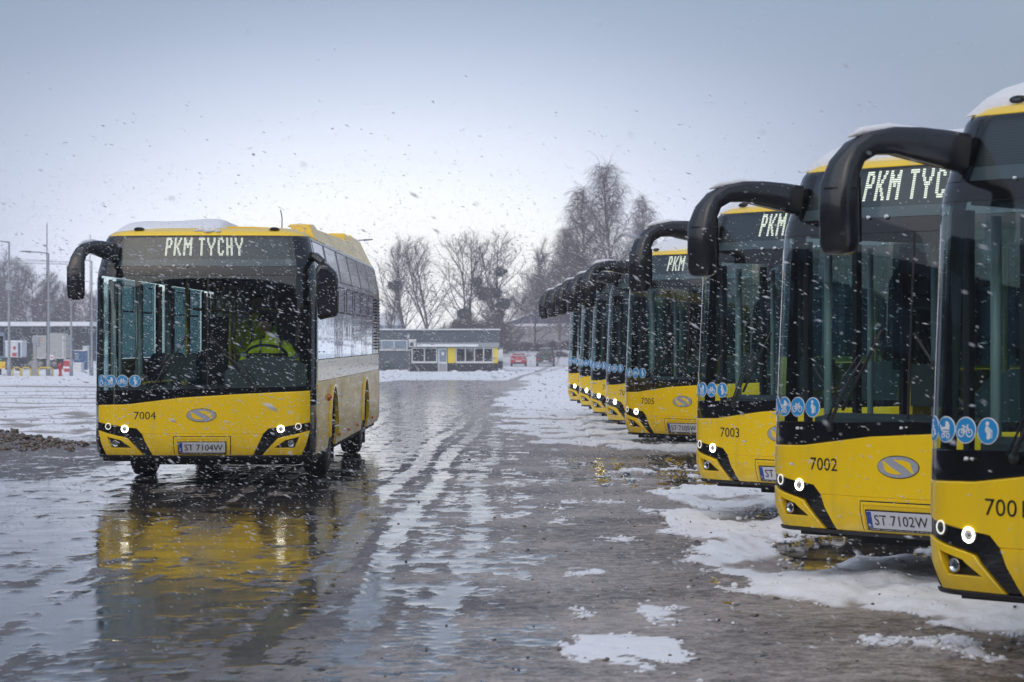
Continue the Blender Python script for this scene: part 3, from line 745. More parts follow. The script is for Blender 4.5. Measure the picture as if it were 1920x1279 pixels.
    box('belly_plate', 'underbody', B, -1.20, 1.20, .50, 2.0, .28, .38); box('belly_plate', 'underbody', B, -1.20, 1.20, 3.35, 7.9, .301, .395); box('belly_plate', 'underbody', B, -1.20, 1.20, 9.3, 11.7, .30, .395); box('inner_wheel_box', 'underbody', B, -.71, .71, 2.0, 3.35, .301, .39)
    box('front_axle', 'underbody', B, -.86, .86, 2.45, 2.95, .14, .30); box('rear_axle', 'underbody', B, -.86, .86, 8.3, 8.9, .14, .30)
    # --- interior
    box('floor', 'interior_dark', B, -1.22, 1.22, .55, 11.9, .401, .43)
    box('ceiling', 'interior_ceiling', B, -1.12, 1.12, .60, 11.9, 2.60, 2.64)
    box('rear_bulkhead', 'interior_grey', B, -1.2, 1.2, 10.4, 10.45, .43, 2.6)
    for i, y in enumerate((3.3, 4.1, 4.9, 6.7, 7.5, 8.3, 9.1, 9.9)):
        for x in (-.98, -.55, .55, .98):
            if x < 0 and 4.5 < y < 6.9: continue
            s_ = MB(); s_.box(x - .2, x + .2, y - .22, y + .2, .82, .92); o = s_.build('passenger_seat', 'seat_fabric', B)
            MB().loft([[(x - .2, y + .16, .9), (x + .2, y + .16, .9), (x + .2, y + .26, .9), (x - .2, y + .26, .9)], [(x - .19, y + .24, 1.4), (x + .19, y + .24, 1.4), (x + .19, y + .32, 1.4), (x - .19, y + .32, 1.4)], [(x - .12, y + .27, 1.5), (x + .12, y + .27, 1.5), (x + .12, y + .31, 1.5), (x - .12, y + .31, 1.5)]], False).build('seat_back', 'seat_fabric', o)
            MB().box(x - .03, x + .03, y - .05, y + .05, .43, .82).build('seat_leg', 'pole_steel', o)
    for x, y, mt in ((-.45, 2.0, 'pole_yellow'), (-.05, 2.3, 'pole_yellow'), (.08, 1.95, 'pole_yellow'), (-.85, 3.0, 'pole_steel'), (-.42, 4.4, 'pole_yellow'), (.4, 4.4, 'pole_yellow'), (-.42, 6.6, 'pole_yellow'), (.4, 6.9, 'pole_yellow'), (-1.05, 1.95, 'pole_steel'), (.4, 8.6, 'pole_yellow'), (-.42, 8.6, 'pole_yellow')):
        MB().tube([(x, y, .43), (x, y, 2.6)], .02, 10).build('grab_pole', mt, B)
    for x in (-.42, .4): MB().tube([(x, 2.4, 2.05), (x, 10.2, 2.05)], .018, 8).build('grab_rail', 'pole_yellow', B)
    for x, y, r_ in ((-1.12, .72, .03), (-1.0, 1.92, .035), (-.70, 2.25, .03), (-1.13, 1.25, .022)): MB().tube([(x, y, .5), (x, y, 2.35)], r_, 10).build('door_pole', 'interior_pale', B)
    MB().tube([(-.95, 1.9, .5), (-.95, 1.9, 1.15), (-.5, 1.9, 1.2), (-.3, 1.9, .5)], .022, 8).build('door_rail', 'pole_yellow', B)
    # dashboard, driver's cab
    db = MB().loft([[(x, .40 + plan(x)[1], 1.02), (x, .42 + plan(x)[1], 1.12), (x, .75, 1.15), (x, .95, 1.05), (x, .95, .5), (x, .45 + plan(x)[1], .5)] for x in (-1.1, -.8, -.4, 0, .4, .8, 1.1)], False).build('dashboard', 'interior_dark', B)
    MB().loft([[(x, .55, 1.12), (x, .62, z1), (x, .95, z1 - .04), (x, 1.0, 1.05)] for x, z1 in ((.18, 1.30), (.3, 1.42), (.5, 1.48), (.95, 1.48), (1.12, 1.38))], False).build('instrument_binnacle', 'interior_dark', db)
    m_ = MB(); q = Matrix.Translation((.62, 1.02, 1.50)) @ Matrix.Rotation(R(-28), 4, 'X')
    n_ = 32; ring = [q @ Vector((.235 * math.cos(2 * math.pi * i / n_), .235 * math.sin(2 * math.pi * i / n_), 0)) for i in range(n_ + 1)]
    m_.tube(ring, .016, 8, False); m_.tube([q @ Vector((-.22, 0, 0)), q @ Vector((.22, 0, 0))], .018, 6); m_.tube([q @ Vector((0, 0, 0)), q @ Vector((0, .1, -.45))], .03, 8)
    m_.build('steering_wheel', 'black_plastic', B)
    st_ = MB().box(.42, .88, 1.5, 1.95, .98, 1.08).build('driver_seat', 'seat_fabric', B)
    MB().loft([[(.44, 1.9, 1.05), (.86, 1.9, 1.05), (.86, 2.02, 1.05), (.44, 2.02, 1.05)], [(.47, 1.98, 1.72), (.83, 1.98, 1.72), (.83, 2.08, 1.72), (.47, 2.08, 1.72)]], False).build('seat_back', 'seat_fabric', st_)
    box('cab_partition', 'partition', B, .62, 1.2, 2.12, 2.15, .43, 2.5)
    MB().loft([[(1.20, .75, 1.0), (1.22, .75, 1.0), (1.22, 2.1, 1.0), (1.20, 2.1, 1.0)], [(1.20, .80, 1.5), (1.22, .80, 1.5), (1.22, 2.1, 1.5), (1.20, 2.1, 1.5)], [(1.18, 1.3, 2.3), (1.22, 1.3, 2.3), (1.22, 2.1, 2.3), (1.18, 2.1, 2.3)]], False).build('cab_blind', 'partition', B)
    MB().loft([[(.82, 1.95, 1.0), (1.18, 1.1, 1.0), (1.2, 1.12, 1.0), (.84, 1.98, 1.0)], [(.9, 1.95, 1.9), (1.18, 1.1, 1.9), (1.2, 1.12, 1.9), (.92, 1.98, 1.9)], [(1.05, 1.95, 2.4), (1.18, 1.3, 2.4), (1.2, 1.32, 2.4), (1.07, 1.98, 2.4)]], False).build('cab_curtain', 'partition', B)
    box('cab_door', 'partition', B, .22, .25, 1.15, 2.12, .43, 1.35)
    box('equipment_cabinet', 'partition', B, -.26, .04, 2.0, 2.3, .43, 1.95)
    MB().box(-.6, -.2, 1.0, 1.03, 1.2, 1.5).build('ticket_reader', 'interior_dark', B)
    # sun visor
    MB().loft([[(x, .5 + plan(x)[1], 2.44), (x, .52 + plan(x)[1], 2.44), (x, .5 + plan(x)[1], 2.30), (x, .48 + plan(x)[1], 2.30)] for x in (.15, .5, .9, 1.05)], False).build('sun_visor', 'interior_dark', B)
    # --- wipers
    for u0, z0, u1, z1 in ((-.58, 1.075, -.20, 1.74), (.60, 1.13, .13, 1.72)):
        s_ = 1 if u1 > u0 else -1
        w_ = MB(); w_.tube([SF(u0, z0, .02), SF(u0 + s_ * .02, z0 + .03, .05), SF((u0 + u1) / 2, (z0 + z1) / 2, .055), SF(u1 - s_ * .1, z1 - .2, .045)], [.018, .013, .011, .008], 8)
        w_.tube([SF(u0 - s_ * .045, z0 + .01, .02), SF((u0 + u1) / 2 - s_ * .05, (z0 + z1) / 2 + .02, .05), SF(u1 - s_ * .14, z1 - .18, .045)], .006, 6)
        w_.blob(SF(u0, z0, .02), .032, 10, 0); o = w_.build('wiper', 'black_plastic', B)
        bl = MB(); pts = [SF(u0 + (u1 - u0) * t_ + s_ * .035, z0 + (z1 - z0) * t_, .016) for t_ in (.18, .4, .6, .8, 1.0)]; bl.tube(pts, .011, 6); bl.build('wiper_blade', 'rubber', o)
    # --- stickers
    for k_, u in enumerate((-1.185, -1.055, -.915, -.768)):
        z = 1.207; r_ = .069
        so = decal('sticker', 'print_white', B, circ(u, z, r_), .004)
        decal('disc', 'sticker_blue', so, circ(u, z, r_ - .005), .0055)
        P_ = []
        sc = .001
        def W(pts, w): return stroke([(u + a_ * sc, z + b_ * sc) for a_, b_ in pts], w * sc)
        def D(a_, b_, r_): return [circ(u + a_ * sc, z + b_ * sc, r_ * sc, 12)]
        if k_ == 0: P_ = D(-5, 42, 8) + W([(-6, 30), (-4, -4), (20, -4), (30, -30), (38, -27)], 8) + W([(-5, 14), (16, 14)], 6) + ringp(u - .002, z - .020, .027, .006, 14)
        if k_ == 1: P_ = ringp(u - .016, z - .032, .014, .005, 12) + ringp(u + .020, z - .032, .014, .005, 12) + W([(-24, -10), (26, -10)], 7) + W([(-26, -8), (-44, 22)], 6) + [[(u - .026, z + .0), (u + .028, z + .0), (u + .030, z + .022), (u + .018, z + .040), (u + .002, z + .044), (u + .0, z + .012), (u - .026, z + .012)]] + W([(-16, -26), (20, -8)], 4)
        if k_ == 2: P_ = ringp(u - .028, z - .014, .022, .005, 16) + ringp(u + .028, z - .014, .022, .005, 16) + W([(-28, -14), (-12, 16), (14, 16), (-4, -14), (-28, -14)], 5) + W([(28, -14), (10, 26), (20, 28)], 5) + W([(-4, -14), (-14, 20)], 5) + W([(-22, 22), (-8, 22)], 6)
        if k_ == 3: P_ = D(-2, 38, 11) + W([(-2, 24), (-10, -2), (14, -4), (14, -38)], 14) + W([(4, -8), (0, -38), (10, -40)], 9) + W([(0, 20), (24, 0)], 7) + W([(28, 6), (30, -36)], 3)
        decal('pictogram', 'print_white', so, P_, .0078, ul=[u + .02 * i for i in range(-4, 5)], zl=[])
    # --- kerb-side mirror on its swan-neck arm
    path = [(-1.02, .24, 2.66, .06, .10), (-1.08, .12, 2.68, .07, .10), (-1.15, -.02, 2.70, .065, .095), (-1.21, -.16, 2.712, .06, .082), (-1.255, -.28, 2.695, .06, .072), (-1.295, -.37, 2.645, .07, .070), (-1.322, -.42, 2.565, .085, .075), (-1.335, -.45, 2.46, .098, .08), (-1.335, -.45, 2.3, .10, .08), (-1.335, -.445, 2.17, .10, .078), (-1.335, -.44, 2.13, .085, .065), (-1.335, -.44, 2.115, .05, .04)]
    rings = []; n_ = 16
    P3 = [Vector(p[:3]) for p in path]
    for i, p in enumerate(path):
        t_ = (P3[min(i + 1, len(P3) - 1)] - P3[max(i - 1, 0)]).normalized()
        e1 = Vector((-t_.z * 0 + .80, .60, 0)) if i < 4 else (Vector((1, 0, 0)))
        hz = Vector((0, 0, 1)); e2 = t_
        # section axes: across = horizontal & perpendicular to path, up = other
        f_ = min(1, max(0, (i - 3) / 3.0))
        ac = (Vector((.9, -.42, 0)).normalized() if True else e1).lerp(Vector((1, 0, 0)), f_).normalized()
        ac = (ac - t_ * ac.dot(t_)).normalized(); up = t_.cross(ac).normalized()
        ring = []
        for j in range(n_):
            an = 2 * math.pi * j / n_; c_, s_ = math.cos(an), math.sin(an)
            c_ = math.copysign(abs(c_) ** .5, c_); s_ = math.copysign(abs(s_) ** .5, s_); kk = (1.05, 1.0, .95, .9, .88, .88, .9)[i] if i < 7 else .95
            ring.append(P3[i] + ac * c_ * p[3] * kk + up * s_ * p[4] * kk)
        rings.append(ring)
    mo = MB().loft(rings).build('kerb_mirror', 'mirror_shell', B)
    MB().box(-1.42, -1.25, -.374, -.368, 2.18, 2.52).build('mirror_glass', 'chrome', mo)
    MB().loft([[(P3[7].x + math.cos(t * math.pi / 8) * .100, P3[7].y + math.sin(t * math.pi / 8) * .083, z) for t in range(16)] for z in (2.452, 2.460)], True).build('shell_seam', 'print_black', mo)
    MB().loft([[(-1.431, y, z) for y, z in ((-.47, 2.20), (-.45, 2.20), (-.45, 2.5), (-.47, 2.5))], [(-1.436, y, z) for y, z in ((-.465, 2.22), (-.455, 2.22), (-.455, 2.48), (-.465, 2.48))]], False).build('mirror_trim', 'black_gloss', mo)
    # driver-side mirror
    out_ = [(1.265, 2.47), (1.31, 2.55), (1.40, 2.54), (1.50, 2.44), (1.525, 2.36), (1.525, 1.99), (1.50, 1.94), (1.32, 1.90), (1.29, 1.93)]
    mc = Vector((1.40, 2.2))
    rg = []
    for yy, k_ in ((-.02, .80), (.0, .93), (.05, 1.0), (.13, .98), (.15, .9)):
        rg.append([(mc.x + (x - mc.x) * k_, .12 + yy + (x - 1.27) * .15, mc.y + (z - mc.y) * k_) for x, z in out_])
    mo = MB().loft(rg).build('driver_mirror', 'mirror_shell', B)
    MB().tube([SF(1.36, 2.62, -.01), SF(1.36, 2.62, .05), (1.36, .14, 2.53)], [.06, .05, .045], 10).build('mirror_bracket', 'mirror_shell', mo)
    MB().tube([(1.50, .22, 2.0), (1.33, .3, 1.7), (1.262, .50, 1.46)], .008, 6).build('antenna_rod', 'black_plastic', mo) if False else None
    # plate
    pl = part('number_plate', 'plate_white', B, [(-.262, .402), (.262, .402), (.262, .515), (-.262, .515)], .020, .008, rnd=.002)
    decal('plate_holder', 'print_black', pl, [[(-.275, .384), (.275, .384), (.275, .527), (-.275, .527)]], .0125)
    decal('holder_strip', 'print_black', pl, [(-.272, .385), (.272, .385), (.272, .401), (-.272, .401)], .021)
    decal('country_band', 'plate_blue', pl, [(-.260, .404), (-.222, .404), (-.222, .513), (-.260, .513)], .0215)
    o = link('country_code', text_mesh('country_code', 'PL', .022, 'print_white', (-.241, .425), .022, off=.0235), pl)
    o = link('dealer_line', text_mesh('dealer_line', 'SOLARIS   Bolechowo, ul.Obornicka 46   61 667 23 33', .011, 'print_white', (0, .393), .50, off=.0225), pl)
    return B

bus = make_bus()

# snow lying on a bus roof
def roof_snow(name, parent, x0, x1, y0, y1, th, seed, z0=2.93, mat='snow'):
    nx, ny = 30, 90; xs = np.linspace(x0, x1, nx); ys = y0 + (y1 - y0) * np.linspace(0, 1, ny) ** 1.5
    m = MB()
    for y in ys:
        for x in xs:
            e = min(1, min(x - x0, x1 - x) / .22) ; e2 = min(1, (y - y0) / .7, (y1 - y) / .3); e = max(0, e); e2 = max(0, e2)
            dome = math.sqrt(1 - (1 - e) ** 2) * math.sqrt(max(0, 1 - (1 - e2) ** 2))
            n_ = mnoise.noise(Vector((x * 1.6, y * 1.4, seed))) * .5 + .25 * mnoise.noise(Vector((x * 4, y * 4, seed + 3)))
            zr = 2.985 - .05 * (abs(x) / 1.08) ** 2.5 - (.05 * (1 - e2) ** 2 if y < 2 else 0)
            m.v.append((x, y, (zr - .02 if z0 == 2.93 else z0) + dome * th * (1 + .45 * n_)))
    for i in range(ny - 1):
        for j in range(nx - 1): m.face((i * nx + j, i * nx + j + 1, (i + 1) * nx + j + 1, (i + 1) * nx + j), True)
    return m.build(name, mat, parent, False)

ROW = [('7001', 2.97, 11.878, 42.75, 'foremost yellow bus of the parked row, cut by the right edge, numbered 7001'),
       ('7002', 2.593, 16.193, 44.04, 'yellow bus numbered 7002 parked second from the front of the row'),
       ('7003', 2.447, 21.867, 45.3, 'yellow bus numbered 7003 parked between bus 7002 and bus 7005'),
       ('7005', 2.346, 33.215, 42.5, 'yellow bus numbered 7005 with lit PKM sign, parked beyond the gap in the row'),
       ('7006', 2.27, 38.5, 43, 'yellow bus parked just behind bus 7005, only the first digits of its number showing'),
       ('7007', 2.16, 42.75, 43, 'yellow bus parked third from the far end of the row'),
       ('7008', 2.08, 47.3, 43, 'yellow bus parked second from the far end of the row, mirror overlapping the last'),
       ('7009', 1.96, 51.6, 43, 'farthest yellow bus of the parked row, beside the snowy open yard')]
def dress(b, num):
    text = text_mesh('fleet_number', num, .125, 'print_black', (-.650, .818), .250, off=.006)
    link('fleet_number', text, b)
    pl = [c for c in b.children if c.name.startswith('number_plate')][0]
    pt = text_mesh('plate_text', 'ST 7%sW' % ('1' + num[2:]), .098, 'print_black', (.018, .459), .43, off=.0235)
    link('plate_text', pt, pl)
GR = 'yellow city buses parked slantwise in a row at the right'
buses = {}
for i, (num, x, y, th, lab) in enumerate(ROW):
    b = bus if i == 0 else copy_tree(bus)
    if i == 0:
        protos = None
    buses[num] = b
moving = copy_tree(bus)
for num, x, y, th, lab in ROW:
    b = buses[num]; b.location = (x, y, 0); b.rotation_euler = (0, 0, -R(th)); tag(b, lab, 'bus', GR); dress(b, num)
snow_me = None
for i, (num, *_) in enumerate(ROW):
    if i in (0, 1, 2): o = roof_snow('roof_snow', buses[num], -1.10, 1.10, .36, 11.5, .20, i * 7.7); snow_me = o.data
    else: link('roof_snow', snow_me, buses[num])
# thin snow on the mirror arms
def arm_snow(b):
    m = MB(); m.tube([(-1.08, .14, 2.752), (-1.15, .0, 2.768), (-1.22, -.18, 2.775), (-1.285, -.32, 2.755), (-1.32, -.39, 2.725)], [.006, .024, .030, .024, .004], 10, flat=1.0)
    m.v = [(x, y, z if True else z) for x, y, z in m.v]; return m
am = None
for b in list(buses.values()) + [moving]:
    if am is None: o = arm_snow(b).build('arm_snow', 'snow', b); am = o.data
    else: link('arm_snow', am, b)
moving.location = (-3.493, 27.235, 0); moving.rotation_euler = (0, 0, -R(.35)); tag(moving, 'yellow bus numbered 7004 standing alone on the wet yard at the left, driver inside', 'bus'); dress(moving, '7004')
roof_snow('roof_snow', moving, -1.08, .22, .40, 6.5, .12, 3.3)
sm = roof_snow('fairing_snow', moving, .80, 1.06, 1.60, 2.5, .07, 5.1, z0=3.03)
MB().tube([(.80, 1.0, 2.97), (.79, 1.12, 3.10), (.76, 1.25, 3.2)], .006, 6).build('antenna', 'black_plastic', moving)
m_ = MB()
for u, z, r in ((-.05, 2.915, .05), (.03, 2.91, .06), (.11, 2.915, .05), (.17, 2.905, .035), (-.12, 2.91, .03)): m_.blob(SF(u, z, .005), r, 8, .5, u * 10, .6)
m_.build('snow_clump', 'snow', moving)
m_ = MB()
for u, z, r in ((-.9, 1.06, .016), (-.86, 1.06, .012), (.02, 1.085, .014), (.06, 1.09, .010), (-.67, 2.51, .012), (-.34, 2.51, .018), (-.18, 2.51, .02), (.28, 2.512, .018), (.33, 2.512, .014), (1.0, 2.52, .016)): m_.blob(SF(u, z, .01), r, 6, .6, u * 10, .7)
sn = m_.build('snow_bits', 'snow', moving)
for b in buses.values(): link('snow_bits', sn.data, b)

# ------------------------------------------------------------------ people (skin modifier bodies)
def skin(name, mat, joints, edges, parent=None, root=0, sub=2):
    me = bpy.data.meshes.new(name); me.from_pydata([j[:3] for j in joints], edges, []); o = bpy.data.objects.new(name, me); C.objects.link(o)
    md = o.modifiers.new('s', 'SKIN'); md.use_smooth_shade = True
    for i, j in enumerate(joints):
        sv = me.skin_vertices[0].data[i]; r = j[3]; sv.radius = (r, r) if not isinstance(r, tuple) else r; sv.use_root = (i == root)
    ss = o.modifiers.new('u', 'SUBSURF'); ss.levels = sub; ss.render_levels = sub
    bpy.context.view_layer.update(); m2 = bpy.data.meshes.new_from_object(o.evaluated_get(bpy.context.evaluated_depsgraph_get())); m2.name = name
    bpy.data.objects.remove(o); m2.materials.clear(); m2.materials.append(MATS[mat]); return link(name, m2, parent)
def head(parent, c, yaw, tilt=0):
    q = Matrix.Translation(c) @ Matrix.Rotation(yaw, 4, 'Z') @ Matrix.Rotation(tilt, 4, 'X')
    m = MB(); seg, rn = 20, 14
    for i in range(rn + 1):
        th = math.pi * i / rn
        for j in range(seg):
            ph = 2 * math.pi * j / seg; d = Vector((math.sin(th) * math.cos(ph), math.sin(th) * math.sin(ph), math.cos(th)))
            x, y, z = d.x * .078, d.y * .098, d.z * .118
            if z < 0: x *= 1 - .35 * (-z / .118); y *= 1 - .18 * (-z / .118)
            if y < 0:
                y -= .026 * math.exp(-((x / .014) ** 2 + ((z + .012) / .022) ** 2)); y += .010 * math.exp(-(((abs(x) - .032) / .014) ** 2 + ((z - .012) / .012) ** 2)); y -= .008 * math.exp(-((x / .026) ** 2 + ((z + .055) / .01) ** 2))
            m.v.append(tuple(q @ Vector((x, y, z))))
    for i in range(rn):
        for j in range(seg):
            j2 = (j + 1) % seg; m.face((i * seg + j, (i + 1) * seg + j, (i + 1) * seg + j2, i * seg + j2), True)
    for s_ in (1, -1):
        k = len(m.v); m.blob((0, 0, 0), .024, 8, 0); m.v[k:] = [tuple(q @ Vector((s_ * .078 + v[0] * .4, .01 + v[1] * .6, v[2] * 1.2))) for v in m.v[k:]]
    h = m.build('head', 'skin', parent)
    m = MB(); m.blob((0, 0, 0), .1, 16, .15, 3); m.v = [tuple(q @ Vector((v[0] * .86, v[1] * 1.03 + .016, max(v[2], -.03 - .05 * (v[1] > .02)) * 1.14 + .024 + (.02 if v[1] < -.03 and v[2] < .05 else 0)))) for v in m.v]
    m.build('hair', 'hair', h); m = MB()
    for s_ in (1, -1): m.blob(tuple(q @ Vector((s_ * .03, -.083, .012))), .009, 8, 0)
    m.build('eyes', 'print_black', h)
    return h
def hand(parent, w, d, up):
    w, d, up = Vector(w), Vector(d).normalized(), Vector(up).normalized(); sd = d.cross(up)
    J = [(*w, .026), (*(w + d * .05), (.022, .036)), (*(w + d * .085), (.018, .038))]; E = [(0, 1), (1, 2)]
    for i, (o_, l) in enumerate(((-.028, .055), (-.009, .065), (.01, .06), (.028, .045))):
        b_ = w + d * .085 + sd * o_; k = len(J); J += [(*(b_ + d * l * .45 - up * .006), .0095), (*(b_ + d * l * .6 - up * .03), .0085), (*(b_ + d * l * .3 - up * .05), .008)]; E += [(2, k), (k, k + 1), (k + 1, k + 2)]
    k = len(J); J += [(*(w + d * .045 + sd * .045 - up * .01), .011), (*(w + d * .085 + sd * .055 - up * .03), .009)]; E += [(1, k), (k, k + 1)]
    return skin('hand', 'skin', J, E, parent, 0, 1)
def seated_driver():
    # bus-local frame of the moving bus, then placed in the world
    T = moving.matrix_basis if False else Matrix.Translation(moving.location) @ Matrix.Rotation(-R(.35), 4, 'Z')
    P_ = thing('person', 'bus driver in bright yellow hi-vis jacket bent over the steering wheel of bus 7004', 'person', T @ Vector((.62, 1.72, 1.08)), -R(.35))
    # coordinates relative to hip
    body = [(0, 0, 0, (.16, .15)), (0, -.06, .2, (.17, .13)), (0, -.16, .42, (.20, .13)), (0, -.2, .54, (.13, .09)), (-.01, -.23, .61, .06), (-.02, -.26, .68, .055),
            (.19, -.18, .50, .085), (.31, -.26, .30, .062), (.27, -.50, .26, .05), (-.19, -.20, .50, .085), (-.33, -.32, .32, .062), (-.20, -.55, .30, .05),
            (.12, -.15, -.03, .10), (.17, -.5, -.02, .08), (.17, -.6, -.42, .055), (-.12, -.15, -.03, .10), (-.15, -.5, -.02, .08), (-.17, -.62, -.42, .055)]
    skin('body', 'hivis', body, [(0, 1), (1, 2), (2, 3), (3, 4), (4, 5), (3, 6), (6, 7), (7, 8), (3, 9), (9, 10), (10, 11), (0, 12), (12, 13), (13, 14), (0, 15), (15, 16), (16, 17)], P_)
    MB().loft([[(-.14 + .28 * t_, -.33 - .02 * math.sin(t_ * 3.14), .60 - .01)] * 0 or [(x, -.35, .25), (x + .04, -.35, .25), (x + .04, -.345, .25), (x, -.345, .25)] for t_ in (0,)] + [[(x, -.36, .5)] * 0 or [(x, -.335, .52), (x + .04, -.335, .52), (x + .04, -.33, .52), (x, -.33, .52)] for x in (.1,)], False) if False else None
    for x in (-.12, .12): MB().tube([(x, -.17, .14), (x, -.27, .30), (x * 1.02, -.315, .42), (x * .98, -.30, .55), (x * .95, -.2, .60)], .022, 8, flat=1.0).build('reflective_band', 'reflective_tape', P_)
    for a_, b_ in (((.27, -.23, .38), (.30, -.25, .34)), ((-.28, -.27, .40), (-.31, -.30, .355))): MB().tube([a_, b_], .078, 12).build('sleeve_band', 'reflective_tape', P_)
    skin('trousers', 'trouser', [(0, 0, -.02, (.17, .15)), (.12, -.15, -.03, .115), (.17, -.5, -.02, .09), (.17, -.6, -.42, .065), (.17, -.72, -.5, .05), (-.12, -.15, -.03, .115), (-.15, -.5, -.02, .09), (-.17, -.62, -.42, .065), (-.17, -.74, -.5, .05)], [(0, 1), (1, 2), (2, 3), (3, 4), (0, 5), (5, 6), (6, 7), (7, 8)], P_)
    head(P_, Vector((-.05, -.32, .79)), R(-38), R(22))
    hand(P_, (.27, -.50, .26), (-.1, -.9, .45), (0, .4, .9)); hand(P_, (-.20, -.55, .30), (.1, -.9, .3), (0, .4, .9))
    Q = thing('person', 'standing man in yellow hi-vis vest beside the driver inside bus 7004', 'person', T @ Vector((.33, 2.42, .43)), -R(.35) + R(25))
    J = [(0, 0, .95, (.15, .12)), (0, 0, 1.12, (.16, .12)), (0, -.02, 1.32, (.19, .12)), (0, 0, 1.45, (.12, .08)), (0, -.01, 1.53, .055), (0, -.02, 1.58, .052),
         (.2, 0, 1.39, .07), (.27, .02, 1.13, .052), (.25, -.16, .93, .042), (-.2, 0, 1.39, .07), (-.27, .02, 1.13, .052), (-.2, -.22, 1.08, .042),
         (.1, 0, .85, .095), (.11, -.01, .48, .065), (.11, .02, .08, .045), (.11, -.12, .04, .04), (-.1, 0, .85, .095), (-.11, -.01, .48, .065), (-.11, .02, .08, .045), (-.11, -.12, .04, .04)]
    skin('body', 'hivis', J[:16 - 4], [(0, 1), (1, 2), (2, 3), (3, 4), (4, 5), (3, 6), (6, 7), (7, 8), (3, 9), (9, 10), (10, 11)], Q)
    skin('trousers', 'trouser', [(0, 0, .93, (.155, .125))] + J[12:], [(0, 1), (1, 2), (2, 3), (3, 4), (0, 5), (5, 6), (6, 7), (7, 8)], Q)
    for x in (-.1, .1): MB().tube([(x, -.125, .98), (x, -.145, 1.2), (x, -.15, 1.35), (x, -.08, 1.47)], .02, 8).build('reflective_band', 'reflective_tape', Q)
    head(Q, Vector((0, -.03, 1.70)), 0); hand(Q, (.25, -.16, .93), (0, -.5, -.8), (0, .8, -.4)); hand(Q, (-.2, -.22, 1.08), (.3, -.9, 0), (0, 0, 1))
seated_driver()

# ------------------------------------------------------------------ background: hut, cars, walls
def wquad(m, px0, px1, py0, py1, d, y0, y1): m.box((px0 - 960) * d / F_PX, (px1 - 960) * d / F_PX, y0, y1, zof(py1, d), zof(py0, d)); return m
D = 200.0
def pb(name, mat, par, px0, px1, py0, py1, yf, yb): return wquad(MB(), px0, px1, py0, py1, D, yf, yb).build(name, mat, par)
hut = thing('office_building', 'low grey office building with yellow window panels and snow along its roof edge', 'building', (0, 0, 0))
pb('wall', 'hut_grey', hut, 690, 768, 657.5, 700, D + .02, D + 8); pb('upper_wall', 'hut_grey', hut, 690, 936, 620, 656, D + .6, D + 9); pb('fascia', 'hut_fascia', hut, 768, 936, 642.5, 651.5, D - .5, D + .58)
pb('roof', 'hut_grey', hut, 690, 937, 619, 620, D + .5, D + 9.1); pb('roof_snow', 'snow', hut, 690, 937.5, 616.6, 618.9, D + .45, D + 9.2)
pb('ledge_snow', 'snow', hut, 690, 766, 655.6, 657.3, D - .15, D + .6)
pb('plinth', 'hut_plinth', hut, 768.5, 821, 681, 700, D - .3, D + .5); pb('plinth', 'hut_plinth', hut, 839.5, 934, 681, 700, D - .3, D + .5)
pb('kiosk_back', 'shed_dark', hut, 770, 933, 652, 698, D + 1.4, D + 1.5); pb('corner_pipe', 'hut_fascia', hut, 766.8, 768.3, 657, 699, D - .12, D)
pb('awning', 'snow', hut, 783, 897, 645.6, 650, D - 1.0, D - .51)
wn1 = pb('window', 'hut_white', hut, 704, 764, 637.5, 655, D + .5, D + .59)
for a_, b_ in ((706, 714.3), (716, 737), (739.5, 761)): pb('pane', 'far_blue', wn1, a_, b_, 639.5, 653.5, D + .46, D + .495)
for gi, (x0, x1, n) in enumerate(((772, 820, 2), (854.5, 925, 4))):
    w = pb('window', 'hut_white', hut, x0, x1, 677.6, 681, D - .35, D - .2); pb('top_rail', 'hut_white', w, x0, x1, 652.5, 654, D - .35, D - .2)
    for k in range(n + 1):
        xx = x0 + (x1 - x0 - 2) * k / n; pb('mullion', 'hut_white', w, xx, xx + 2, 654.05, 677.5, D - .34, D - .22)
        if k < n: pb('pane', 'hut_glass', w, xx + 2.1, xx + (x1 - x0 - 2) / n - .1, 654.1, 677.4, D - .30, D - .28)
for x0, x1, y0, y1 in ((884, 889, 657, 677), (893, 906, 660, 672), (910, 915, 656, 676), (879, 883, 664, 677)): pb('orange_poster', 'orange_print', hut, x0, x1, y0, y1, D - .20, D - .18)
for x0, x1, y0, y1 in ((857, 866, 670, 673), (862, 871, 674, 678)): pb('desk', 'hut_white', hut, x0, x1, y0, y1, D + .1, D + .4)
for x0, x1 in ((840, 854), (925.3, 933.5)): pb('yellow_panel', 'hut_yellow', hut, x0, x1, 652, 680.8, D - .37, D - .2)
dr = pb('door', 'hut_white', hut, 821.5, 838.5, 653, 697.5, D - .33, D - .25); pb('door_glass', 'far_blue', dr, 824, 837, 656, 678, D - .36, D - .335); pb('notice', 'print_white', dr, 828, 833, 660, 666, D - .375, D - .362); pb('door_leaf', 'hut_fascia', dr, 823, 837, 682, 696, D - .36, D - .335)
ac = pb('air_conditioner', 'hut_white', None, 767, 780, 639, 650.5, D - .6, D - .15); tag(ac, 'white air conditioner with snow cap on the corner of the grey office building', 'air conditioner')
pb('fan_grille', 'post_dark', ac, 769, 776, 642, 649, D - .63, D - .605); pb('snow_cap', 'snow', ac, 766.5, 781, 636.5, 638.9, D - .65, D - .1)
o = pb('wall_lamp', 'hut_white', None, 763, 767.5, 628.5, 634.5, D + .35, D + .58); tag(o, 'small white box lamp above the air conditioner', 'lamp')
bn = pb('waste_bin', 'bin_green', None, 723, 731, 681.5, 697, D - .9, D - .3); tag(bn, 'dark green wheelie bin against the grey building wall', 'bin')
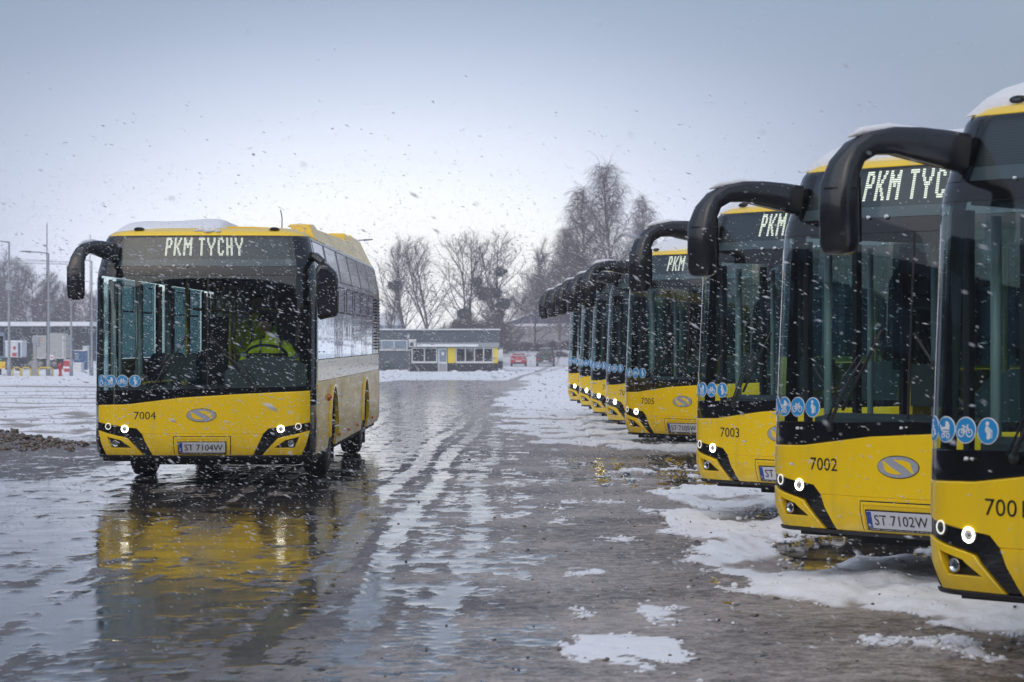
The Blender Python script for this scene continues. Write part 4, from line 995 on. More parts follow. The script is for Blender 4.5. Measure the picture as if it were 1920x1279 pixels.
pb('lid', 'bin_green', bn, 722, 732, 679.5, 681.3, D - .95, D - .25); pb('lid_snow', 'snow', bn, 723, 731, 678.5, 679.4, D - .92, D - .28)
sb = MB()
for i in range(26):
    x = (random.choice([random.uniform(700, 770), random.uniform(850, 945)]) - 960) * 197 / F_PX; sb.blob((x, 197 + random.uniform(-1, 1.4), -1.0), random.uniform(.15, .42), 10, .4, i, .45)
tag(sb.build('snow_heap', 'snow', None, False), 'ploughed snow heaped along the foot of the grey office building', 'snow', kind='stuff')

def hatch(name, label, cat, px, d, mat, W, H, bonnet):
    z = gz_(d) + .05; X = (px - 960) * d / F_PX; t = thing(name, label, cat, (X, d, z)); w = W / 2
    def sec(y, zb, zt, w_, tw): return [(-w_, y, zb), (w_, y, zb), (w_ * 1.0, y, zt * .55), (tw, y, zt), (-tw, y, zt), (-w_ * 1.0, y, zt * .55)]
    if bonnet: rows = [sec(0, .3, .55, w * .9, w * .75), sec(.08, .22, .75, w, w * .85), sec(1.0, .2, .95, w, w * .88), sec(1.7, .2, H, w, w * .68), sec(3.2, .2, H * .98, w, w * .7), sec(3.9, .25, 1.0, w * .95, w * .8)]
    else: rows = [sec(0, .35, .95, w * .93, w * .85), sec(.1, .25, 1.05, w, w * .9), sec(.35, .2, H * .95, w, w * .78), sec(.8, .2, H, w, w * .78), sec(3.2, .2, H * .98, w, w * .76), sec(3.9, .25, 1.0, w * .95, w * .8)]
    MB().loft(rows, True).build('body', mat, t)
    yg = (1.02, 1.72) if bonnet else (.10, .36); k = .88 if bonnet else .86
    z0, z1 = (.98, H * .93) if bonnet else (1.12, H * .92); off = -.03
    MB().loft([[(-w * .8, yg[0] + off, z0), (w * .8, yg[0] + off, z0), (w * .8, yg[0] + off + .02, z0), (-w * .8, yg[0] + off + .02, z0)], [(-w * .66, yg[1] + off - .06, z1), (w * .66, yg[1] + off - .06, z1), (w * .66, yg[1] + off - .04, z1), (-w * .66, yg[1] + off - .04, z1)]], False).build('windscreen' if bonnet else 'rear_window', 'black_gloss' if not bonnet else 'snow', t)
    for s_ in (1, -1):
        MB().box(s_ * w * .72 - .13, s_ * w * .72 + .13, -.03, .05, .58, .70).build('headlight' if bonnet else 'tail_light', 'chrome' if bonnet else 'sign_red', t)
        MB().blob((s_ * (w + .07), 1.5, .98), .09, 8, 0, 0, .8).build('wing_mirror', mat, t)
        for yy in (.8, 3.1):
            wh = MB().lathe([(-.09, .2), (-.1, .29), (-.06, .31), (.06, .31), (.1, .29), (.09, .2)], 18, 'x', (s_ * (w - .12), yy, .26)).build('wheel', 'rubber', t)
    MB().box(-.26, .26, -.04, -.02, .42, .53).build('number_plate', 'plate_white', t); MB().box(-w * .8, w * .8, -.05, .05, .24, .36).build('bumper', 'dark_trim' if bonnet else 'post_grey', t)
    MB().loft([[(-w * .6, y, H * .99), (w * .6, y, H * .99), (w * .55, y, H * 1.03), (-w * .55, y, H * 1.03)] for y in (1.8, 2.4, 3.1)], True).build('roof_snow', 'snow', t)
    return t
hatch('parked_car', 'small red hatchback parked on the snow beside the grey office building', 'car', 972.5, 236, 'car_red', 1.62, 1.22, True)
hatch('parked_car', 'dark green van-like car parked right of the red hatchback', 'car', 1023, 236, 'car_dark', 1.85, 1.72, False)
vn = thing('parked_van', 'white van half hidden behind the right end of the grey office building', 'van', (at(934, 214).x, 214, gz_(214)))
MB().loft([[(-1.0, y, .35), (.42, y, .35), (.42, y, zt), (-1.0, y, zt)] for y, zt in ((0, 1.0), (.1, 1.1), (.5, 1.75), (3.5, 1.85))], False).build('body', 'car_white', vn)
box('bumper', 'car_dark', vn, -1.0, .43, -.08, .1, .1, .75); MB().lathe([(-.1, .25), (-.1, .3), (.1, .3), (.1, .25)], 16, 'x', (.28, .7, .3)).build('wheel', 'rubber', vn)
# concrete wall with snow cap, gabled roofs behind
DW = 285
wl = MB().box(at(868, DW).x, at(1160, DW).x, DW, DW + .4, -1.1, zof(612, DW)).build('concrete_wall', 'concrete', None); tag(wl, 'long pale concrete wall with snow on its top behind the parked cars', 'wall')
for k in range(14):
    x = at(872, DW).x + k * 1.3
    MB().box(x, x + 1.22, DW - .05, DW, -1.0, zof(613.5, DW)).build('wall_panel', 'concrete', wl)
MB().box(at(866, DW).x, at(1162, DW).x, DW - .15, DW + .55, zof(611.9, DW), zof(607, DW)).build('wall_snow', 'snow', wl)
gb = thing('warehouse', 'dark warehouse with snowy pitched roof behind the concrete wall', 'building', (at(1030, 300).x, 300, -1)); s = 300 / F_PX
MB().loft([[(-75 * s, y, 0), (90 * s, y, 0), (90 * s, y, 38 * s + 2.6), (50 * s, y, 54 * s + 2.6), (-20 * s, y, 54 * s + 2.6), (-75 * s, y, 33 * s + 2.6)] for y in (0, 12)], False).build('walls', 'roof_slate', gb)
MB().loft([[(-77 * s, y, 32 * s + 2.6), (-77 * s, y, 33.6 * s + 2.6), (-20 * s, y, 55.6 * s + 2.6), (50 * s, y, 55.6 * s + 2.6), (50 * s, y, 54.2 * s + 2.6), (-20 * s, y, 54.2 * s + 2.6)] for y in (-.3, 12.3)], False).build('roof_snow', 'snow', gb)
fb = thing('factory_building', 'pale blue factory block far behind the left end of the grey office building', 'building', (at(705, 360).x, 360, -1)); s = 360 / F_PX
for z0, z1, mt, nm in ((0, 25, 'hut_white', 'lower_wall'), (25, 60, 'far_blue', 'glazed_band'), (60, 82, 'hut_white', 'upper_wall')): MB().box(-60 * s, 40 * s, 0, 20, z0 * s, z1 * s - .01).build(nm, mt, fb)
for k in range(8): MB().box((-58 + k * 12.2) * s, (-57 + k * 12.2) * s, -.15, -.01, 25 * s, 60 * s).build('mullion', 'hut_white', fb)

# ------------------------------------------------------------------ lamp posts, masts, yard furniture
def lamp_post(name, label, px, ptop, arm_to, d, mat='post_grey', r=.09, cat='lamp post', box_at=None):
    b = at(px, d); zt = zof(ptop, d) - b.z; t = thing(name, label, cat, b)
    MB().tube([(0, 0, 0), (0, 0, 1.0), (0, 0, 1.02), (0, 0, zt)], [r * 1.5, r * 1.5, r, r * .6], 10).build('pole', mat, t)
    if arm_to is not None:
        L = (arm_to - px) * d / F_PX; sgn = 1 if L > 0 else -1
        MB().tube([(0, 0, zt - .05), (L * .3, 0, zt + .02), (L * .7, 0, zt + .06)], r * .45, 8).build('arm', mat, t)
        MB().loft([[(L * .65, -.1, zt), (L * .65, .1, zt), (L * .65, .1, zt + .1), (L * .65, -.1, zt + .1)], [(L, -.07, zt + .06), (L, .07, zt + .06), (L, .07, zt + .12), (L, -.07, zt + .12)]], False).build('lamp_head', 'post_dark', t)
    if box_at: z = zof(box_at, d) - b.z; MB().box(-.18, .22, -.2, -.1, z - .25, z + .2).build('switch_box', 'hut_fascia', t)
    return t
lamp_post('lamp_post', 'lamp post with grey switch box nearest the left edge of the yard', 17, 453, -35, 150, box_at=537)
lamp_post('lamp_post', 'tall lamp post with long arm reaching left, beside the thin mast', 91, 474, 40, 150)
lamp_post('mast', 'very thin dark mast rising above the lamp post with the long arm', 88, 418, None, 158, 'post_dark', .045, 'mast')
lamp_post('post', 'short bare pale post between the lamp posts left of bus 7004', 133.5, 566, None, 150, r=.075, cat='post')
lamp_post('lamp_post', 'thin lamp post seen inside the mirror loop of bus 7004', 172, 489, 152, 152, r=.07)
lamp_post('mast', 'thin mast just left of the body of bus 7004 under its mirror', 169, 440, None, 165, 'post_dark', .035, 'mast')
lamp_post('lamp_post', 'lamp post whose arm shows above the roof of bus 7004', 652, 452, 699, 140)
pl_ = thing('concrete_pillar', 'thick pale concrete pillar in front of the grey container truck', 'pillar', at(65.5, 150)); z1 = zof(642, 150) - pl_.location.z
MB().loft([[(-w_, -w_, z), (w_, -w_, z), (w_, w_, z), (-w_, w_, z)] for z, w_ in ((0, .2), (z1 * .45, .17), (z1 * .47, .09), (z1, .09))], False).build('shaft', 'concrete', pl_)
MB().box(-.16, .28, -.12, .12, z1 - .05, z1 + .35).build('fitting', 'post_grey', pl_)
for k, (x0, x1, lb) in enumerate(((24, 38, 'yellow hoop barrier between the left lamp post and the pillar'), (41, 57, 'yellow hoop barrier just left of the concrete pillar'), (72, 99, 'long yellow hoop barrier right of the concrete pillar'))):
    a_, b_ = at(x0, 149), at(x1, 149); w_ = b_.x - a_.x; t = thing('hoop_barrier', lb, 'barrier', a_, 0, 'yellow hoop barriers along the yard edge'); r_ = .1
    MB().tube([(0, 0, 0), (0, 0, .42), (.08, 0, .52), (w_ - .08, 0, .52), (w_, 0, .42), (w_, 0, 0)], .045, 8).build('rail', 'rail_yellow', t)
    for x in (0, w_): MB().lathe([(0, .09), (.03, .09)], 10, 'z', (x, 0, 0)).build('foot', 'rail_yellow', t)
hy = thing('hydrant', 'red fire hydrant standing in the snow right of the yellow barriers', 'hydrant', at(113, 149)); MB().lathe([(0, .13), (.08, .13), (.1, .09), (.55, .09), (.6, .14), (.7, .14), (.78, .10), (.84, .03)], 14, 'z').build('barrel', 'hydrant_red', hy)
for s_ in (1, -1): MB().tube([(0, 0, .5), (s_ * .17, 0, .5)], .05, 10).build('outlet', 'hydrant_red', hy)
sg_ = thing('small_sign', 'small white sign with red print on a thin post by the lamp post', 'sign', at(97, 148)); zt = zof(664, 148) - sg_.location.z
MB().tube([(0, 0, 0), (0, 0, zt - .35)], .02, 6).build('post', 'post_dark', sg_); MB().box(-.11, .11, -.02, .0, zt - .35, zt - .05).build('board', 'print_white', sg_); MB().box(-.07, .07, -.028, -.022, zt - .25, zt - .16).build('print', 'sign_red', sg_)
# container truck
DT = 215; X0 = at(62, DT).x; t = thing('container_truck', 'grey container truck standing behind the concrete pillar at the left', 'truck', (X0, DT, gz_(DT))); k = DT / F_PX; h = lambda py: zof(py, DT) + 1.0
cb = MB().loft([[(0, y, h(671)), (62 * k, y, h(671)), (62 * k, y, h(629)), (58 * k, y, h(628)), (54 * k, y, h(625)), (32 * k, y, h(624)), (31 * k, y, h(629)), (0, y, h(629))] for y in (0, 2.4)], False).build('container', 'truck_grey', t)
MB().box(27 * k, 28.2 * k, -.04, 0, h(671), h(629)).build('joint', 'post_grey', cb); MB().box(-.05, 62.5 * k, -.06, .0, h(672.5), h(671)).build('bottom_rail', 'hut_white', cb); MB().box(55 * k, 57 * k, -.05, 0, h(671), h(630)).build('corner_rib', 'hut_white', cb)
MB().box(3 * k, 13 * k, -.03, 0, h(650), h(635)).build('marking', 'far_blue', cb); MB().loft([[(14 * k, -.02, h(640)), (18 * k, -.02, h(640)), (16 * k, -.02, h(635))], [(14 * k, -.01, h(640)), (18 * k, -.01, h(640)), (16 * k, -.01, h(635))]], False).build('warning_triangle', 'amber', cb)
box('chassis', 'shed_dark', t, -25 * k, 62 * k, .3, 2.1, h(682), h(673)); 
for x in (-15, -5, 14, 40): 
    for yy in (.1, 2.1): wh = MB().lathe([(-.13, .28), (-.14, .4), (-.1, .45), (.1, .45), (.14, .4), (.13, .28)], 20, 'y', (x * k, yy, .45)).build('wheel', 'rubber', t)
    MB().lathe([(-.16, .02), (-.15, .22), (-.13, .24)], 16, 'y', (x * k, .1, .45)).build('hub', 'rim_metal', wh)
# white hazard cabinet on a trailer
X0 = at(10, 205).x; t = thing('tank_trailer', 'white box trailer with a red diamond sign beside the container truck', 'trailer', (X0, 205, gz_(205))); k = 205 / F_PX; h = lambda py: zof(py, 205) + 1.0
cb = MB().box(0, 31 * k, 0, 2, h(670), h(641)).build('cabinet', 'box_white', t); MB().box(-.03, 32 * k, -.05, 2.05, h(641), h(638.5)).build('roof_snow', 'snow', cb); MB().box(24 * k, 28 * k, -.03, 0, h(669), h(643)).build('blue_post', 'truck_blue', cb)
cx, cz2 = 17 * k, h(652.5); MB().loft([[(cx - 3.5 * k, y, cz2), (cx, y, cz2 + 3.5 * k), (cx + 3.5 * k, y, cz2), (cx, y, cz2 - 3.5 * k)] for y in (-.04, -.01)], False).build('red_diamond', 'sign_red', cb); MB().box(cx - 4 * k, cx + 4 * k, -.04, -.01, h(668), h(662)).build('red_sign', 'sign_red', cb)
box('chassis', 'shed_dark', t, 0, 33 * k, .2, 1.8, .55, h(670)); 
for x in (6, 24): MB().lathe([(-.12, .25), (-.12, .42), (.12, .42), (.12, .25)], 16, 'y', (x * k, .2, .42)).build('wheel', 'rubber', t)
# blue machine and low boxes
def crate(name, label, cat, px0, px1, py0, py1, d, mat, parts=()):
    a_ = at(px0, d); k = d / F_PX; t = thing(name, label, cat, (a_.x, d, gz_(d))); w_ = (px1 - px0) * k; zb, zt = zof(py1, d) - gz_(d), zof(py0, d) - gz_(d)
    MB().box(0, w_, 0, 1.2, max(zb, 0), zt).build('body', mat, t)
    for nm, mt, a0, a1, b0, b1 in parts: MB().box(a0 * w_, a1 * w_, -.05, -.001, zb + b0 * (zt - zb), zb + b1 * (zt - zb)).build(nm, mt, t)
    MB().box(-.03, w_ + .03, -.04, 1.24, zt, zt + .07).build('snow_cap', 'snow', t); return t
crate('machine', 'blue machine with snow cap standing right of the container truck', 'machine', 139, 160, 658, 697, 210, 'truck_blue', (('panel', 'post_grey', .1, .9, .05, .45), ('door_panel', 'far_blue', .1, .45, .55, .9)))
crate('white_box', 'low white box in front of the blue machine', 'box', 135, 152, 682, 700, 190, 'box_white', (('edge', 'post_grey', .0, 1, .0, .1),))
crate('red_box', 'red and white box between the truck and the bare post', 'box', 120, 132, 676, 699, 195, 'sign_red', (('white_band', 'print_white', 0, 1, .35, .5),))
crate('silo', 'white cylindrical silo topping the machine left of bus 7004', 'tank', 155, 163, 650, 699, 218, 'hut_white', (('band', 'post_grey', 0, 1, .4, .45),))
# bus fragment at the left edge
t = thing('parked_bus', 'green and yellow bus end just showing at the left edge of the picture', 'bus', (at(-35, 158).x, 158, gz_(158) + .25), R(14)); k = 158 / F_PX
MB().loft([[(0, y, z) for z in ()] or [(0, y, .15), (43 * k, y, .15), (43.5 * k, y, .9), (43.5 * k, y, 2.2), (41 * k, y, 2.55), (2 * k, y, 2.55), (0, y, 2.2)] for y in (0, .1, 10)], False).build('body', 'far_blue', t)
MB().box(0, 44 * k, -.04, .0, .15, .62).build('yellow_bumper', 'yellow_paint', t); MB().box(0, 43.8 * k, -.03, .0, .63, .85).build('green_band', 'bin_green', t); MB().box(2 * k, 40 * k, -.03, 0, 1.0, 2.3).build('windscreen', 'black_gloss', t)
MB().box(38 * k, 43 * k, -.06, -.04, .25, .33).build('light_strip', 'amber', t)
for x in (.25, 1.2): MB().lathe([(-.12, .25), (-.12, .4), (.12, .4), (.12, .25)], 16, 'x', (x, 1.2, .15)).build('wheel', 'rubber', t)
# long open shed behind the truck
DS = 290; xa, xb = at(-60, DS).x, at(173, DS).x
t = thing('open_shed', 'long open shed with flat snow covered roof behind the trucks at the left', 'shed', ((xa + xb) / 2, DS, -1)); hw_ = (xb - xa) / 2; k = DS / F_PX; h = lambda py: zof(py, DS) + 1
box('back_wall', 'shed_dark', t, -hw_, hw_, 6, 6.2, 0, h(612)); box('roof', 'shed_dark', t, -hw_, hw_, 0, 6.2, h(613), h(611.5)); box('roof_snow', 'snow', t, -hw_ - .1, hw_ + .1, -.15, 6.4, h(611.4), h(603.5))
for k_ in range(8): x = -hw_ + .2 + k_ * (2 * hw_ - .4) / 7; box('column', 'shed_dark', t, x - .1, x + .1, .1, .3, 0, h(613.1))
for px in (8, 30, 58, 70, 86, 112, 152, 166):
    x = at(px, DS + 6).x - t.location.x; f_ = MB(); 
    for a0, a1, b0, b1 in ((0, 10, 615, 616), (0, 10, 623, 624), (0, 1, 615, 624), (9, 10, 615, 624)): f_.box(x + a0 * k, x + a1 * k, 5.93 - .002 * a0, 5.99, h(b1), h(b0))
    f_.build('window_frame', 'hut_white', t)
# tower crane far off
t = thing('tower_crane', 'faint tower crane above the bare trees at the far left', 'crane', (at(-40, 415).x, 415, -1)); k = 415 / F_PX
m_ = MB(); m_.tube([(0, 0, 0), (0, 0, zof(480, 415) + 1)], .25, 4); m_.build('tower', 'post_grey', t)
m_ = MB(); z0 = zof(490, 415) + 1
for i in range(30):
    x = -2 + i * .62; z = z0 - i * .02
    m_.tube([(x, 0, z), (x + .31, 0, z + .45), (x + .62, 0, z - .02)], .03, 3, False)
m_.tube([(-2, 0, z0), (16.6, 0, z0 - .6)], .05, 4); m_.tube([(-2, 0, z0 + .45), (16.2, 0, z0 - .13)], .05, 4); m_.tube([(0, 0, z0 + 1.0), (14, 0, z0 - .05)], .025, 3)
m_.build('jib', 'post_grey', t)

# ------------------------------------------------------------------ unseen dark buildings, added for the glass and puddles to mirror
hl = thing('added_dark_hall', 'long dark hall added out of view left of the yard for the windscreens to mirror', 'building', (-40, 10, 0), R(0))
box('wall', 'shed_dark', hl, -8, 0, -35, 60, -.5, 8.4); box('roof', 'roof_slate', hl, -8.5, .6, -35.5, 60.5, 8.41, 9.0)
for k in range(9): g = box('gate', 'hut_grey', hl, .01, .12, -33 + k * 10, -27 + k * 10, 0, 4.6); box('gate_glass', 'black_gloss', g, .125, .15, -32.5 + k * 10, -27.5 + k * 10, 2.6, 3.8)
for k in range(9): box('high_window', 'far_blue', hl, .01, .1, -33 + k * 10, -27 + k * 10, 6.0, 7.2)
hb = thing('added_dark_workshop', 'dark building added out of view behind the camera for the glass of bus 7004 to mirror', 'building', (-4, -14, 0))  # unseen block, added to keep the windscreen reflection dark
box('wall', 'shed_dark', hb, -26, 30, -16, 0, -.5, 10.2); box('roof', 'roof_slate', hb, -26.5, 30.5, -16.5, .5, 10.21, 10.6)
for k in range(9): box('gate', 'hut_grey', hb, -24 + k * 6, -20 + k * 6, .01, .1, 0, 4.2)

# ------------------------------------------------------------------ trees
def perp(v, rng):
    a_ = Vector((rng.gauss(0, 1), rng.gauss(0, 1), rng.gauss(0, 1))); a_ = a_ - v * a_.dot(v); return a_.normalized()
def grow(kind, H, seed):
    rng = random.Random(seed); tr, cr_ = MB(), MB()
    def walk(p, d, L, r, seg, gnarl, pull, mb, sides, r_end=.4):
        pts = [p.copy()]; rs = [r]; q = p.copy(); dd_ = d.copy()
        for i in range(seg):
            dd_ = (dd_ + perp(dd_, rng) * gnarl + Vector((0, 0, pull))).normalized(); q = q + dd_ * (L / seg); pts.append(q.copy()); rs.append(r * (1 - (1 - r_end) * (i + 1) / seg))
        mb.tube(pts, rs, sides, False); return pts, rs
    P_ = dict(poplar=dict(n1=28, a=(.45, .85), l=.50, pull=.09, n2=7, n3=5, tw=.07, low=.18),
              round=dict(n1=26, a=(.7, 1.15), l=.46, pull=.05, n2=10, n3=7, tw=.08, low=.12),
              birch=dict(n1=38, a=(.6, 1.1), l=.40, pull=.04, n2=9, n3=9, tw=.11, low=.2),
              bush=dict(n1=30, a=(.3, 1.1), l=.6, pull=.02, n2=8, n3=8, tw=.16, low=.02))[kind]
    R0 = H * (.0115 if kind == 'poplar' else .015)
    tp, trs = walk(Vector((0, 0, -.3)), Vector((0, 0, 1)), H * (.97 if kind != 'bush' else .6), R0, 12, .05, .03, tr, 8, .12)
    if kind in ('poplar', 'round'):   # a second leader
        tp2, trs2 = walk(tp[3].copy(), Vector((rng.uniform(-.4, .4), rng.uniform(-.3, .3), 1)).normalized(), H * .68, R0 * .6, 9, .07, .05, tr, 6, .15)
    else: tp2 = None
    for i in range(P_['n1']):
        src = tp2 if tp2 and i % 3 == 0 else tp; t_ = P_['low'] + (1 - P_['low']) * ((i + rng.random()) / P_['n1']) * .97
        f_ = t_ * (len(src) - 1); j = min(int(f_), len(src) - 2); p = src[j].lerp(src[j + 1], f_ - j)
        an = i * 2.4 + rng.uniform(-.4, .4); tilt = rng.uniform(*P_['a']) * (1.15 - .5 * t_)
        d_ = Vector((math.cos(an) * math.sin(tilt), math.sin(an) * math.sin(tilt), math.cos(tilt)))
        L = H * P_['l'] * (1.08 - t_ * .85) * rng.uniform(.7, 1.15)
        b_, br = walk(p, d_, L, R0 * .34 * (1.1 - .6 * t_), 6, .10, P_['pull'], tr if i % 2 == 0 and i < 20 else cr_, 5, .3)
        for k in range(P_['n2']):
            g = (k + 1) / (P_['n2'] + .5); f2 = g * 6; j2 = min(int(f2), 5); p2 = b_[j2].lerp(b_[j2 + 1], f2 - j2)
            dir_ = (b_[j2 + 1] - b_[j2]).normalized(); d2 = (dir_ + perp(dir_, rng) * rng.uniform(.5, 1.0) + Vector((0, 0, .15))).normalized()
            L2 = L * .42 * (1.1 - g * .5) * rng.uniform(.6, 1.2)
            c_, cr2 = walk(p2, d2, L2, .022 + H * .0004, 4, .16, .02 if kind != 'birch' else -.10, cr_, 3, .5)
            for m in range(P_['n3']):
                g3 = (m + .6) / P_['n3']; f3 = g3 * 4; j3 = min(int(f3), 3); p3 = c_[j3].lerp(c_[j3 + 1], f3 - j3); dr_ = (c_[j3 + 1] - c_[j3]).normalized()
                d3 = (dr_ + perp(dr_, rng) * .9).normalized(); L3 = H * P_['tw'] * rng.uniform(.5, 1.1)
                walk(p3, d3, L3, .0105, 2 if kind != 'birch' else 3, .2, .05 if kind != 'birch' else -.55, cr_, 3, .45)
    return tr, cr_, tp, tp2
TREES = {}
def tree_proto(key, kind, H, seed, bark='bark', twig='twig'):
    tr, cr_, tp, tp2 = grow(kind, H, seed)
    TREES[key] = (tr.mesh('trunk', bark), cr_.mesh('crown', twig), H, tp, tp2)
tree_proto('poplarA', 'poplar', 15, 3); tree_proto('poplarB', 'poplar', 15, 8); tree_proto('roundA', 'round', 12, 5); tree_proto('roundB', 'round', 12, 21, 'bark', 'twig_red')
tree_proto('birchA', 'birch', 18, 4, 'bark_birch'); tree_proto('birchB', 'birch', 16, 14, 'bark_birch', 'twig_red'); tree_proto('bushA', 'bush', 4, 6, 'bark', 'twig_red'); tree_proto('bushB', 'bush', 6, 12)
tree_n = 0
def put(key, px, d, ptop, label, name='bare_tree', cat='tree', group='bare trees behind the yard', wide=1.0, mist=()):
    global tree_n
    tr, cr_, H, tp, tp2 = TREES[key]; tree_n += 1; b = at(px, d); b.z = gz_(d); h = zof(ptop, d) - b.z; s = h / H
    t = thing(name, label, cat, b, random.uniform(0, 6.28), group); t.scale = (s * wide, s * wide, s)
    link('trunk', tr, t); link('crown', cr_, t)
    for f_, (ox, oy), r in mist:
        j = int(f_ * 11); p = tp[j]; m = MB(); rg = random.Random(int(f_ * 100))
        m.blob((p.x + ox, p.y + oy, p.z), r * .72, 10, .5, f_ * 9)
        for q in range(160):
            d_ = Vector((rg.gauss(0, 1), rg.gauss(0, 1), rg.gauss(0, 1))).normalized(); c = Vector((p.x + ox, p.y + oy, p.z)); m.tube([c, c + d_ * r * rg.uniform(.85, 1.1)], .014, 3, False)
        m.build('mistletoe', 'mistletoe', t, False)
    return t
put('poplarA', 765, 262, 447, 'tall bare poplar left of the middle of the sky, with one mistletoe ball', wide=1.35, mist=((.8, (.3, .2), .8),))
put('poplarB', 808, 266, 446, 'slender bare poplar second from the left behind the grey office', wide=1.3)
put('roundA', 728, 275, 520, 'low spreading bare tree next to the rear of bus 7004', wide=.9)
put('poplarB', 880, 258, 436, 'bare poplar with mistletoe balls left of the pair behind the office roof', wide=1.45, mist=((.78, (-.4, .2), .7), (.5, (.8, .2), .8), (.44, (.9, -.3), .8)))
put('poplarA', 950, 260, 438, 'bare poplar carrying the most mistletoe, right of the pair behind the office', wide=1.4, mist=((.84, (-.3, 0), .65), (.66, (.2, .3), .8), (.64, (1.2, 0), 1.0), (.6, (-.4, 0), .8), (.5, (.1, 0), .7)))
put('roundA', 938, 240, 530, 'dark bushy tree at the right end of the grey office building', wide=1.1)
put('roundB', 1003, 285, 455, 'pale bare tree between the poplars and the birches', wide=.8)
put('birchA', 1160, 232, 303, 'tallest weeping birch rising above the parked buses', 'birch_tree', wide=.95)
put('birchB', 1092, 238, 356, 'weeping birch left of the tallest birch', 'birch_tree', wide=1.0)
put('birchB', 1205, 246, 372, 'weeping birch behind the right shoulder of the tallest birch', 'birch_tree', wide=.8)
put('birchA', 1045, 262, 425, 'smaller weeping birch at the left end of the birch group', 'birch_tree', wide=.9)
for i, (px, d, pt) in enumerate(((1010, 318, 500), (1040, 310, 492), (1075, 300, 470), (1110, 268, 455), (1150, 258, 470), (1190, 262, 470), (1230, 262, 465), (1262, 268, 480), (1060, 302, 520), (1100, 250, 520), (1140, 250, 510), (1180, 248, 515), (1020, 316, 530), (985, 318, 548))):
    put('roundB' if i % 3 else 'roundA', px, d, pt, 'bare reddish thicket tree below the weeping birches', wide=1.25, group='thicket trees below the birches')
for i, (px, d, pt) in enumerate(((850, 252, 575), (890, 248, 560), (915, 246, 565), (835, 262, 590), (935, 262, 560))):
    put('bushB', px, d, pt, 'bare shrub growing behind the roof of the grey office building', 'bare_shrub', 'shrub', 'shrubs behind the office roof', 1.2)
for i, (px, d, pt) in enumerate(((-10, 320, 495), (12, 330, 478), (38, 318, 488), (62, 335, 505), (84, 320, 512), (108, 335, 520), (130, 322, 535), (152, 335, 540), (172, 325, 548), (195, 330, 550), (25, 345, 520), (75, 348, 535), (115, 350, 545), (160, 350, 552), (-5, 350, 530), (50, 300, 550), (100, 302, 565), (140, 300, 570))):
    put(('roundA', 'roundB', 'poplarA', 'roundB')[i % 4], px, d, pt, 'hazy bare tree in the wood behind the open shed', wide=1.15, group='trees of the wood at the far left')
for i, (px, d, pt) in enumerate(((952, 278, 632), (985, 276, 625), (1010, 270, 628), (1040, 272, 622), (1066, 268, 620), (1050, 256, 648))):
    put('bushA', px, d, pt, 'low leafless bush on the snowy bank behind the parked cars', 'bare_shrub', 'shrub', 'bushes on the bank behind the cars', 1.5)
# thin fence on the bank
fn_ = thing('wire_fence', 'thin wire fence on the bank between the cars and the concrete wall', 'fence', (at(945, 275).x, 275, -1))
for k in range(9): MB().tube([(k * 1.2, 0, 0), (k * 1.2, 0, 2.6)], .03, 5).build('post', 'post_dark', fn_)
m_ = MB()
for z in (.8, 1.5, 2.2, 2.55): m_.tube([(0, 0, z), (9.6, 0, z)], .008, 3)
m_.build('wires', 'post_dark', fn_)
m_ = MB()
for i in range(60): m_.blob((at(random.uniform(940, 1075), 262).x, 262 + random.gauss(0, 3), -.9 + random.uniform(0, 1.0)), random.uniform(.2, .8), 8, .8, i, .35)
tag(m_.build('snow_bank', 'snow', None, False), 'lumpy snow covered rubble bank behind the red and green cars', 'snow bank', kind='stuff')

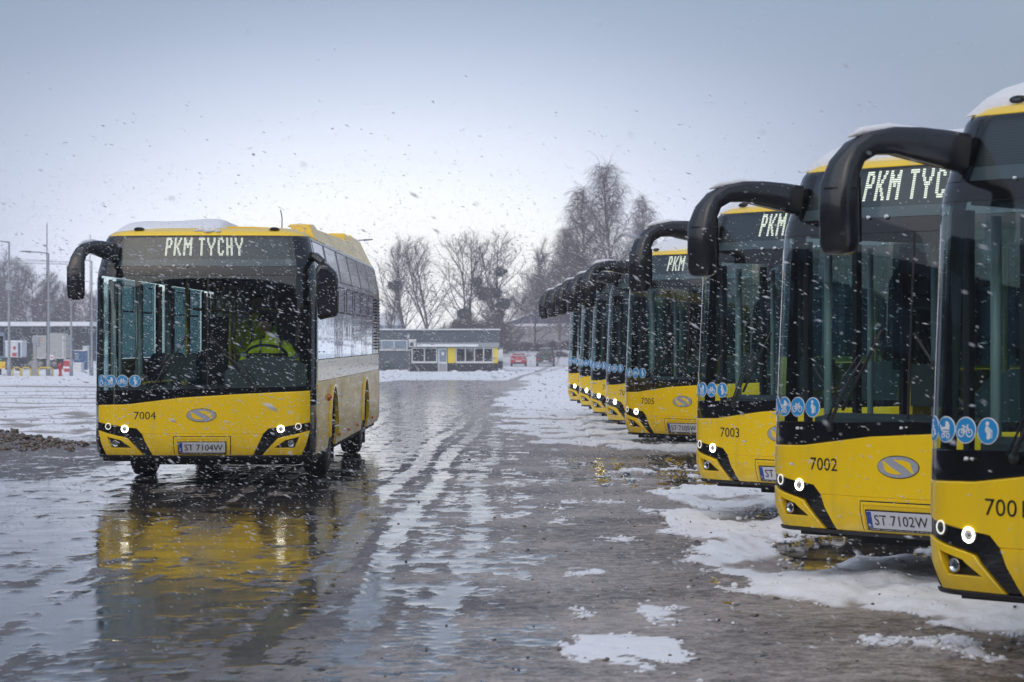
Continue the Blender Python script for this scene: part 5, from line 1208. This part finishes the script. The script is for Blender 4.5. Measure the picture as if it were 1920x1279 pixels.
# ------------------------------------------------------------------ falling snow: one cloud of small clumped flakes
def flakes():
    rng = np.random.RandomState(3); pts = []
    def boxv(n, x0, x1, y0, y1, z0, z1): return np.stack([rng.uniform(x0, x1, n), rng.uniform(y0, y1, n), rng.uniform(z0, z1, n)], 1)
    P_ = np.concatenate([boxv(160, -2.5, 2.5, 4, 8, .5, 2.6), boxv(1400, -4, 4, 8, 14, .03, 2.3), boxv(42000, -7, 7, 14, 30, .03, 3.2), boxv(1800, -7, 7, 14, 30, 3.3, 6.0), boxv(14000, -14, 12, 30, 55, .05, 4.5), boxv(700, -14, 12, 30, 55, 4.5, 8), boxv(3500, -24, 20, 55, 95, .1, 12)])
    n = len(P_); sz = np.exp(rng.normal(math.log(.0023), .42, n)); far = 1 + np.clip(P_[:, 1] - 25, 0, 80) * .022; sz = sz * far * np.where(P_[:, 2] > 1.9 + P_[:, 1] * .03, .62, 1.0)
    fall = np.array([.93, .10, -.36]); fall = fall[None] + rng.normal(0, .17, (n, 3)); fall /= np.linalg.norm(fall, axis=1, keepdims=True)
    u = np.cross(fall, [0, 1, 0]); u /= np.linalg.norm(u, axis=1, keepdims=True); w = np.cross(fall, u)
    el = rng.uniform(1.6, 5.5, n)[:, None] * sz[:, None]; s1 = sz[:, None]
    V = np.stack([P_ + fall * el, P_ + u * s1, P_ + w * s1, P_ - u * s1 * rng.uniform(.7, 1.2, n)[:, None], P_ - w * s1, P_ - fall * el * rng.uniform(.7, 1.2, n)[:, None]], 1).reshape(-1, 3)
    base = np.arange(n)[:, None, None] * 6; T = np.array([(0, 1, 2), (0, 2, 3), (0, 3, 4), (0, 4, 1), (5, 2, 1), (5, 3, 2), (5, 4, 3), (5, 1, 4)])[None] + base; T = T.reshape(-1, 3)
    me = bpy.data.meshes.new('falling_snow'); me.vertices.add(len(V)); me.vertices.foreach_set('co', V.ravel()); me.loops.add(T.size); me.loops.foreach_set('vertex_index', T.ravel())
    me.polygons.add(len(T)); me.polygons.foreach_set('loop_start', np.arange(len(T)) * 3); me.polygons.foreach_set('loop_total', np.full(len(T), 3)); me.polygons.foreach_set('use_smooth', np.ones(len(T), bool)); me.update()
    me.materials.append(MATS['flake']); tag(link('falling_snow', me), 'wind driven snowflakes falling over the whole yard', 'snowfall', kind='stuff')
a = NT('flake'); fc = a.mix(a.noise(8, 2, .5, a.pos()), (.86, .88, .92), (.94, .95, .97))
mx = a.n('ShaderNodeMixShader', {0: .6}); a.t.links.new(a.n('ShaderNodeBsdfDiffuse', {'Color': fc}).outputs[0], mx.inputs[1]); a.t.links.new(a.n('ShaderNodeBsdfTranslucent', {'Color': fc}).outputs[0], mx.inputs[2]); a.done(mx.outputs[0])
flakes()

# ------------------------------------------------------------------ haze of snow-filled air
a = NT('haze'); v = a.n('ShaderNodeVolumePrincipled', {'Color': (.90, .93, 1.0), 'Density': .0008, 'Anisotropy': .1}); a.t.links.new(v.outputs[0], a.out.inputs['Volume'])
hz = MB().box(-200, 200, -40, 440, -3.2, 32).build('haze', 'haze'); tag(hz, kind='stuff')
print('objects', len(bpy.data.objects), 'trees', tree_n)
